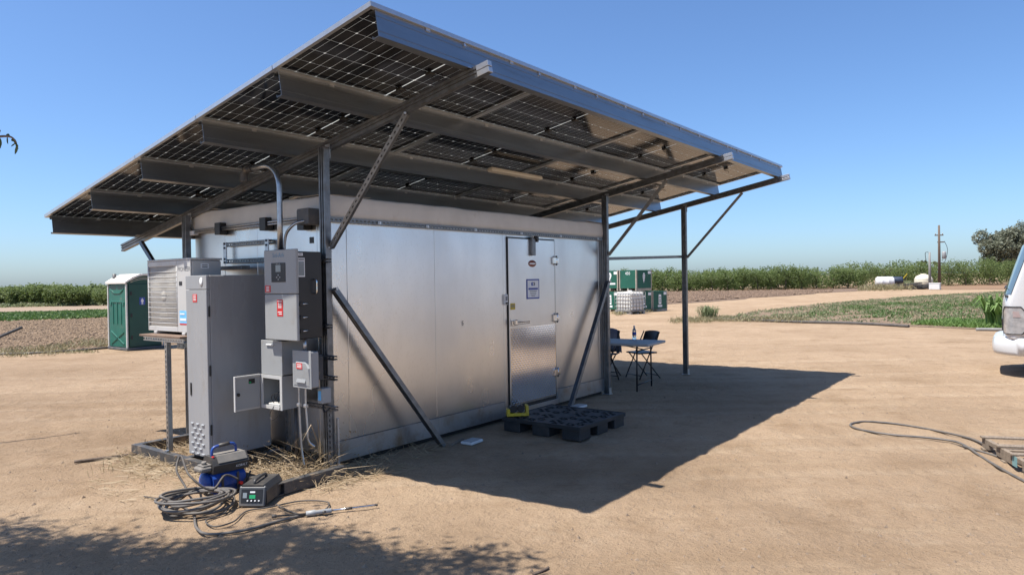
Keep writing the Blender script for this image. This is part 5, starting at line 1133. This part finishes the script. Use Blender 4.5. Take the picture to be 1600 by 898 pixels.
# ================================================================== VEGETATION
def tree_mesh(seed, h, r, n, leaf, m, z0=.15, lobes=14, trunk=.05, name='crown', far=False):
    rg = np.random.default_rng(seed); C = []
    L = np.stack([rg.normal(0, r*.42, lobes), rg.normal(0, r*.42, lobes), h*(z0+(.93-z0)*rg.beta(1.6, 1.3, lobes))], 1); lr = r*rg.uniform(.28, .52, lobes)
    w = lr**2/np.sum(lr**2)
    for k in range(lobes):
        m_ = int(n*w[k]); v = rg.normal(size=(m_, 3)); v /= np.linalg.norm(v, axis=1)[:, None]; C.append(L[k]+v*(lr[k]*rg.uniform(.45, 1.12, (m_, 1))**.6)*np.array([1, 1, .95]))
    sh = int(n*.045); a = rg.uniform(0, 2*PI, sh); q = rg.integers(0, lobes, sh); up = rg.uniform(.7, 1.22, sh); C.append(L[q]+np.stack([np.cos(a)*lr[q]*.5, np.sin(a)*lr[q]*.5, lr[q]*up], 1))
    C = np.concatenate(C); C = C[C[:, 2] > h*z0*.4]; V, F = leaves(C, leaf, leaf*.62, rg, flat=.8)
    return V, F
def trunk_mb(h, r, rr, lean=0):
    o = MB(); q = random.Random(rr); o.tube([(0, 0, -.05), (.02, .01, h*.25), (.03*q.uniform(-1, 1), .03, h*.45)], [r*1.3, r, r*.8], 7)
    for k in range(5):
        a = k*2*PI/5+q.uniform(-.4, .4); l = h*q.uniform(.3, .45); o.tube([(.02, .02, h*.38), (math.cos(a)*l*.4, math.sin(a)*l*.4, h*.6), (math.cos(a)*l*.7, math.sin(a)*l*.7, h*.85)], [r*.6, r*.4, r*.15], 5)
    return o
def make_tree(name, V, F, tr, m, label, group, loc, rz=0, s=1, cat='tree'):
    t = thing(name, label, cat, loc, rz, group, local=True); t.scale = (s, s, s); cmesh('crown', V, F, m, t); tr.build('trunk', 'bark', t); return t
def orchard(rows, base, label, group, z0, stuffname, stufflabel, h, r, gap, seed, nlobe):
    protos = []
    for k in range(5):
        V, F = tree_mesh(seed+k, h, r, 2300, .17, 'orchard_leaf', z0, nlobe); protos.append(make_tree('orchard_tree', V, F, trunk_mb(h, .05, seed+k), 'orchard_leaf', label, group, (0, 0, 0)))
    a, b, back = base; n = int((b-a).length/gap); d = (b-a)/n; q = random.Random(seed); used = set()
    for i in range(n+1):
        k = i % 5 if i < 5 else q.randrange(5); o = protos[k] if k not in used else copy_tree(protos[k]); used.add(k); p = a+d*(i+q.uniform(-.12, .12))
        o.location = (p.x, p.y, 0); o.rotation_euler = (0, 0, q.uniform(0, 6.28)); s = q.uniform(.9, 1.1); o.scale = (s, s, s*q.uniform(.94, 1.06))
    Vs = []; Fs = []; off = 0
    lib = [tree_mesh(seed+50+k, h, r, 800, .26, '', z0, nlobe) for k in range(4)]
    for j in range(1, rows):
        for i in range(n+1):
            V, F = lib[q.randrange(4)]; th = q.uniform(0, 6.28); s = q.uniform(.9, 1.12); c_, s_ = math.cos(th), math.sin(th); W_ = np.stack([V[:, 0]*c_-V[:, 1]*s_, V[:, 0]*s_+V[:, 1]*c_, V[:, 2]], 1)*s
            p = a+d*(i+q.uniform(-.3, .3))+back*(j*q.uniform(.9, 1.1)); W_ += np.array([p.x, p.y, 0]); Vs.append(W_); Fs.append(F+off); off += len(V)
    cmesh(stuffname, np.concatenate(Vs), np.concatenate(Fs), 'orchard_leaf_far', label=stufflabel, kind='stuff')
A_, B_ = gz(-300, 482), gz(300, 476); dd_ = (B_-A_).normalized(); bk = Vector((-dd_.y, dd_.x, 0)); bk = bk if bk.dot(cF) > 0 else -bk
orchard(7, (A_, B_, bk*3.0), 'low leafy orchard tree in the front row behind the left field', 'orchard trees behind the left field', .24, 'left_orchard', 'further rows of the left orchard seen as one green mass', 1.62, 1.1, 1.5, 100, 14)
A_, B_ = gz(880, 459.5), gz(1345, 450.2); dd_ = (B_-A_).normalized(); bk = Vector((-dd_.y, dd_.x, 0)); bk = bk if bk.dot(cF) > 0 else -bk
orchard(5, (A_, B_, bk*3.0), 'bushy orchard tree in the front row behind the bare brown field', 'orchard trees behind the bare field', .06, 'middle_orchard', 'further rows of the orchard behind the bare field as one mass', 2.35, 1.5, 2.0, 200, 16)
A_, B_ = gz(1352, 447.8), gz(1720, 443.5); dd_ = (B_-A_).normalized(); bk = Vector((-dd_.y, dd_.x, 0)); bk = bk if bk.dot(cF) > 0 else -bk
orchard(4, (A_, B_, bk*3.5), 'big bushy orchard tree in the row behind the tanks and poles', 'orchard trees behind the tanks', .05, 'right_orchard', 'further rows of the orchard behind the tanks as one mass', 3.1, 1.9, 2.5, 300, 16)
def bigtree(px, base, top, wpx, label, seed, m='euc_leaf', n=4200, dist=None, z0=.28, lobes=22, leaf=.55):
    d_ = dist; v = cF*FPX+cR*(px-800)-cU*(base-449); p = CAM+v*(d_/FPX); p.z = 0; h = (432-top)*d_/FPX+1.7; r = wpx/2*d_/FPX
    V, F = tree_mesh(seed, h, r, n, leaf, m, z0, lobes); make_tree('tall_tree', V, F, trunk_mb(h, .3, seed), m, label, None, p)
bigtree(1567, 440, 366, 58, 'grey green eucalyptus tree rising left of the truck cab', 401, dist=165, leaf=.55, n=22000, lobes=40, z0=.1)
bigtree(1604, 440, 360, 58, 'grey green eucalyptus tree partly behind the truck cab', 402, dist=172, leaf=.55, n=22000, lobes=40, z0=.1)
bigtree(1446, 440, 409, 11, 'small dark far tree just left of the short grey post', 403, dist=330, leaf=1.0, n=700, lobes=8, z0=.3)
bigtree(1459, 440, 410, 11, 'small thin far tree between the post and the utility pole', 404, dist=330, leaf=.9, n=260, lobes=8, z0=.3)
bigtree(1425, 440, 417, 10, 'small green far treetop above the orchard near the tanks', 405, m='orchard_leaf', dist=240, leaf=.8, n=500, lobes=8, z0=.3)

# shade tree just left of the frame: its leaves throw the dappled shade on the near dirt
tt = thing('shade_tree', 'overhanging tree left of the view with drooping twig at the left edge', 'tree', (-6.3, 1.2, 0))
rg = np.random.default_rng(77); LV = SUN
blobs = [(70, 868, 100, 26, 620), (225, 882, 60, 22, 230), (15, 830, 30, 14, 90), (330, 868, 90, 24, 330), (455, 850, 90, 20, 380), (530, 878, 80, 24, 420), (620, 888, 60, 18, 130), (745, 880, 75, 16, 150), (190, 838, 40, 8, 50), (380, 838, 40, 10, 70), (440, 805, 20, 6, 20), (150, 900, 150, 16, 350), (-160, 870, 120, 60, 420), (600, 940, 260, 30, 420)]
C = []; hubs = []
for bx, by, rx, ry, n in blobs:
    n = int(n*3.0); ncl = max(3, n//42)
    for k in range(ncl):
        a = rg.uniform(0, 2*PI); q = math.sqrt(rg.uniform(0, 1)); px, py = bx+rx*q*math.cos(a), by+ry*q*math.sin(a)
        g_ = gz(px, min(py, 1100), 0)
        for tr_ in range(12):
            h = rg.uniform(3.7, 5.6); c = g_+LV*(h/LV.z); u, v, z = proj(c)
            if z < .05 or u < -60 or v < -60: break
        else: continue
        hubs.append(c)
        for i in range(max(2, n//ncl)): 
            e = c+Vector(rg.normal(0, .12, 3)); C.append(e)
for k in range(900): C.append(Vector((-6.4+rg.normal(0, .8), 1.5+rg.normal(0, .9), 5.0+rg.normal(0, .7))))
C = [c for c in C if (lambda q: q[2] < .05 or q[0] < -25 or q[1] < -25)(proj(c))]
V, F = leaves(np.array([tuple(c) for c in C])-np.array(tt.location), .13, .036, rg, .5)
cmesh('foliage', V, F, 'shade_leaf', tt)
o = MB(); o.tube([(-6.3, 1.2, -.1), (-6.25, 1.15, 1.2), (-6.1, 1.1, 2.4), (-5.8, .9, 3.6)], [.2, .16, .14, .11], 12); o.build('trunk', 'bark', tt)
root_ = Vector((-5.8, .9, 3.6)); o = MB(); sel = hubs[::3]; mids = [Vector((-5.2, .6, 4.4)), Vector((-4.4, .3, 4.9)), Vector((-3.8, -.3, 5.0)), Vector((-5.4, 1.4, 4.6)), Vector((-3.4, -1.0, 5.0))]
o.tube(smooth([root_, mids[0], mids[1], mids[2], mids[4]], 5), [.11-.0045*i for i in range(21)], 8); o.tube(smooth([root_, mids[3], Vector((-6.4, 1.6, 5.2))], 5), .05, 7)
for c in sel:
    m_ = min(mids, key=lambda q: (q-c).length)
    mid = m_.lerp(c, .5)+Vector((0, 0, .15)); pts_ = smooth([m_, mid, c], 4)
    if all((lambda q: q[2] < .05 or q[0] < -10 or q[1] < -10)(proj(p_)) for p_ in pts_): o.tube(pts_, [.022-.0018*i for i in range(len(pts_))], 5)
o.build('limb', 'bark', tt)
def at(px, py, dist): return CAM+(cF*FPX+cR*(px-800)-cU*(py-449)).normalized()*dist
tw = MB(); D5 = 4.6; pts = smooth([Vector((-4.0, -.2, 4.7)), at(-160, 60, D5+.2), at(-70, 190, D5), at(-20, 212, D5), at(10, 213, D5), at(20, 216, D5), at(26, 224, D5)], 5); tw.tube(pts, [.012-.0003*i for i in range(len(pts))], 5, 0)
def tleaf(p0, p1, w, bend=0):
    a, b = at(*p0, D5+random.uniform(-.03, .03)), at(*p1, D5+random.uniform(-.04, .04)); d = b-a; s_ = d.cross(cF).normalized(); s_ = (s_+Vector((random.uniform(-.4, .4), random.uniform(-.4, .4), 0))).normalized(); k = 6; vs = []
    for i in range(k+1):
        t = i/k; w_ = w*math.sin(PI*min(1, .06+t*.94))**.8*.5; c = a+d*t+s_*bend*math.sin(PI*t); vs += [c+s_*w_, c+cF*.004, c-s_*w_]
    tw.add(vs, [(i*3+j, i*3+j+1, i*3+4+j, i*3+3+j) for i in range(k) for j in range(2)], 1, True)
for q in (((11, 214), (12, 225), .014), ((17, 219), (25, 219), .016), ((22, 217), (26, 228), .014), ((25, 224), (28, 233), .016), ((28, 227), (23, 241), .024), ((24, 224), (17, 229), .007), ((9, 211), (15, 212), .02), ((0, 203), (-2, 210), .02), ((0, 216), (0, 232), .02), ((-30, 205), (-40, 230), .02), ((-60, 190), (-66, 220), .02)): tleaf(*q)
tw.build('twig', ['bark', 'shade_leaf'], tt)

# crops, weeds, straw
def inpoly(P, x, y):
    r = np.zeros(len(x), bool); n = len(P); j = n-1
    for i in range(n):
        xi, yi = P[i]; xj, yj = P[j]; c = ((yi > y) != (yj > y)) & (x < (xj-xi)*(y-yi)/(yj-yi+1e-12)+xi); r ^= c; j = i
    return r
def plants(P, n, h, nl, ln, wd, m, name, label, seed, rowdir=None, rowgap=.8, spread=.1, up=(0, 0, .9), patch=None):
    rg = np.random.default_rng(seed); P = np.array(P); lo, hi = P.min(0), P.max(0); x = rg.uniform(lo[0], hi[0], n*6); y = rg.uniform(lo[1], hi[1], n*6)
    if rowdir is not None:
        c_, s_ = math.cos(rowdir), math.sin(rowdir); u = x*c_+y*s_; v = -x*s_+y*c_; v = np.round(v/rowgap)*rowgap+rg.normal(0, rowgap*.10, len(v)); x = u*c_-v*s_; y = u*s_+v*c_
    k = inpoly(P, x, y)
    if patch: k &= vnoise(x*patch[0], y*patch[0], seed)+.5*vnoise(x*patch[0]*3, y*patch[0]*3, seed+1) > patch[1]
    x = x[k][:n]; y = y[k][:n]; N = len(x); sc = rg.uniform(.6, 1.25, N)
    C = np.stack([np.repeat(x, nl), np.repeat(y, nl), np.zeros(N*nl)], 1); S_ = np.repeat(sc, nl)
    C[:, 0] += rg.normal(0, spread, N*nl)*S_; C[:, 1] += rg.normal(0, spread, N*nl)*S_; C[:, 2] = .01+rg.uniform(.1, 1, N*nl)*h*S_
    V, F = leaves(C, ln, wd, rg, 0, up, .5); V[:, 2] = np.maximum(V[:, 2], .005); return cmesh(name, V, F, m, label=label, kind='stuff')
plants([G(-260, 508), G(0, 503), G(165, 497), G(420, 489), G(420, 483), G(165, 487), G(0, 492), G(-260, 498)], 6500, .15, 7, .20, .12, 'crop_leaf', 'green_crop', 'dense band of green crop plants across the left field', 21)
plants([G(-260, 488), G(0, 481), G(165, 477), G(420, 474), G(420, 471.5), G(165, 474), G(0, 477.5), G(-260, 483)], 2600, .3, 6, .32, .12, 'pale_crop', 'grass_strip', 'strip of green grass at the foot of the left orchard', 22, patch=(.2, .45))
plants([G(-200, 566), G(0, 559), G(120, 555), G(168, 551), G(168, 541), G(100, 540), G(0, 546), G(-200, 556)], 420, .06, 6, .12, .02, 'weed_leaf', 'roadside_weeds', 'dry and green weeds along the near edge of the left field', 23, patch=(.7, .72))
plants([G(60, 550), G(168, 544), G(168, 532), G(120, 534)], 90, .12, 8, .16, .02, 'weed_leaf', 'roadside_weeds', 'thin weeds beside the green toilet', 29)
plants([G(1120, 498), G(1180, 488), G(1290, 475), G(1420, 464), G(1560, 456), G(1740, 448), G(1740, 516), G(1600, 512), G(1420, 506), G(1250, 502)], 6500, .09, 6, .10, .04, 'pale_crop', 'crop_rows', 'rows of pale green crop plants in the right field', 24, rowdir=R(-38), rowgap=1.05, spread=.09, patch=(1.1, .55))
plants([G(1240, 499), G(1420, 505), G(1560, 512), G(1600, 500), G(1560, 470), G(1400, 474), G(1300, 484)], 700, .14, 6, .11, .05, 'crop_leaf', 'crop_rows', 'taller green plants among the rows of the right field', 30, rowdir=R(-38), rowgap=1.05, spread=.09, patch=(.9, .8))
plants([G(1425, 507.5), G(1560, 514.5), G(1640, 518), G(1640, 508), G(1560, 504), G(1470, 503)], 1500, .12, 8, .17, .028, 'grass_leaf', 'green_grass', 'bright green grass along the edge of the right field', 25)
plants([G(1050, 506), G(1160, 503), G(1260, 505), G(1260, 500), G(1110, 497), G(1050, 501)], 420, .13, 8, .16, .02, 'weed_leaf', 'field_edge_weeds', 'low weeds along the black irrigation pipe', 26, patch=(.5, .55))
plants([G(960, 494), G(1032, 486), G(1032, 481), G(960, 488)], 240, .12, 7, .2, .03, 'weed_leaf', 'field_edge_weeds', 'dry weeds round the foot of the green bins', 31)
plants([G(1340, 455), G(1375, 455), G(1430, 454), G(1430, 450), G(1375, 451), G(1350, 452)], 260, .5, 9, .5, .05, 'weed_leaf', 'tank_weeds', 'tall dry weeds round the white tank trailer', 27)
def clump(p, n, h, w, ln, m, name, label, seed, cat='plant', base=None):
    rg = np.random.default_rng(seed); o = MB()
    for k in range(n):
        a = rg.uniform(0, 2*PI); q = rg.uniform(0, w*.35); b = Vector((p.x+q*math.cos(a), p.y+q*math.sin(a), 0)); L_ = ln*rg.uniform(.5, 1.1); d = Vector((math.cos(a), math.sin(a), 0)); t_ = rg.uniform(.15, .9); s_ = Vector((-d.y, d.x, 0))
        pts = [b, b+d*L_*.15*t_+Vector((0, 0, L_*.5)), b+d*L_*.42*t_+Vector((0, 0, L_*.82)), b+d*L_*.8*t_+Vector((0, 0, L_*(.95-.5*t_)))]; ww = h*rg.uniform(.7, 1.2); vs = []
        for i, c in enumerate(pts): e = ww*(.7, 1, .7, .08)[i]*.5; vs += [c-s_*e, c+s_*e]
        o.add(vs, [(i*2, i*2+1, i*2+3, i*2+2) for i in range(3)])
    return o.build(name, m, label=label, cat=cat)
clump(gz(1106, 498), 260, .03, 1.1, .62, 'pale_crop', 'grass_tussock', 'tall pale green grass tussock right of the canopy post', 41)
for k, (px, py, lab) in enumerate(((1556, 512, 'tall bright green maize plant at the field edge left of the truck'), (1547, 511, 'leafy green maize plant left of the tallest maize'), (1564, 513, 'green maize plant nearest to the truck bumper'))):
    clump(gz(px, py), 26, .10, .3, 1.35 if k == 0 else 1.15, 'grass_leaf', 'maize_plant', lab, 42+k)
for k, (px, py) in enumerate(((168, 735), (205, 722))): clump(gz(px, py), 22, .004, .6, .09, 'weed_leaf', 'dry_weed', ('small dry weed on the dirt left of the straw', 'low dry weed close to the frame corner')[k], 51+k, cat=None)['kind'] = 'stuff'
def straw(areas, name, label, seed):
    rg = np.random.default_rng(seed); o = MB()
    for (x0, x1, y0, y1, n, l, flat) in areas:
        for k in range(n):
            b = Vector((rg.uniform(x0, x1), rg.uniform(y0, y1), .004)); a = rg.uniform(0, 2*PI); up = rg.uniform(0, 1)*(1-flat); L_ = l*rg.uniform(.4, 1.2); d = Vector((math.cos(a)*(1-up*.8), math.sin(a)*(1-up*.8), up+.04)).normalized(); s_ = d.orthogonal().normalized()*rg.uniform(.0015, .0035)
            m_ = b+d*L_*.55; e = b+d*L_+Vector((math.cos(a), math.sin(a), -.5))*L_*.18; e.z = max(e.z, .003)
            o.add([b-s_, b+s_, m_-s_, m_+s_, e], [(0, 1, 3, 2), (2, 3, 4)])
            if up > .45 and rg.uniform() < .4:
                h_ = d.cross(Vector((0, 0, 1))); 
                for q in range(3): p_ = m_.lerp(e, .3+.25*q); o.add([p_, p_+Vector(rg.normal(0, .012, 3)), p_+Vector(rg.normal(0, .012, 3))], [(0, 1, 2)])
    o.build(name, 'straw', label=label, kind='stuff')
straw([(-1.15, -.72, 1.15, 2.2, 240, .17, .75), (-.95, -.8, .6, 2.3, 230, .20, .45), (-1.6, -.9, .5, 1.6, 120, .13, .95), (-.7, -.3, 1.5, 2.2, 200, .2, .3)], 'dry_straw', 'dry straw grass around the left corner of the steel frame', 61)
straw([(-.66, -.05, -.18, .9, 560, .24, .25), (-.4, .02, -.18, .25, 160, .48, .0)], 'dry_straw', 'dry straw grass growing inside the frame under the small boxes', 62)
straw([(-.5, .3, -.5, -.3, 150, .16, .5), (.0, 1.1, -.35, .02, 120, .2, .35), (-.2, .9, -.65, -.3, 90, .12, .9)], 'dry_straw', 'thin dry grass along the foot of the long wall', 63)
cl_ = clump(Vector((-.12, -.02, 0)), 9, .010, .2, .62, 'straw', 'dry_stalks', 'bent dry stalks leaning against the corner post', 64)

for o in bpy.data.objects:
    if '_local' in o: del o['_local']
bpy.context.view_layer.update()
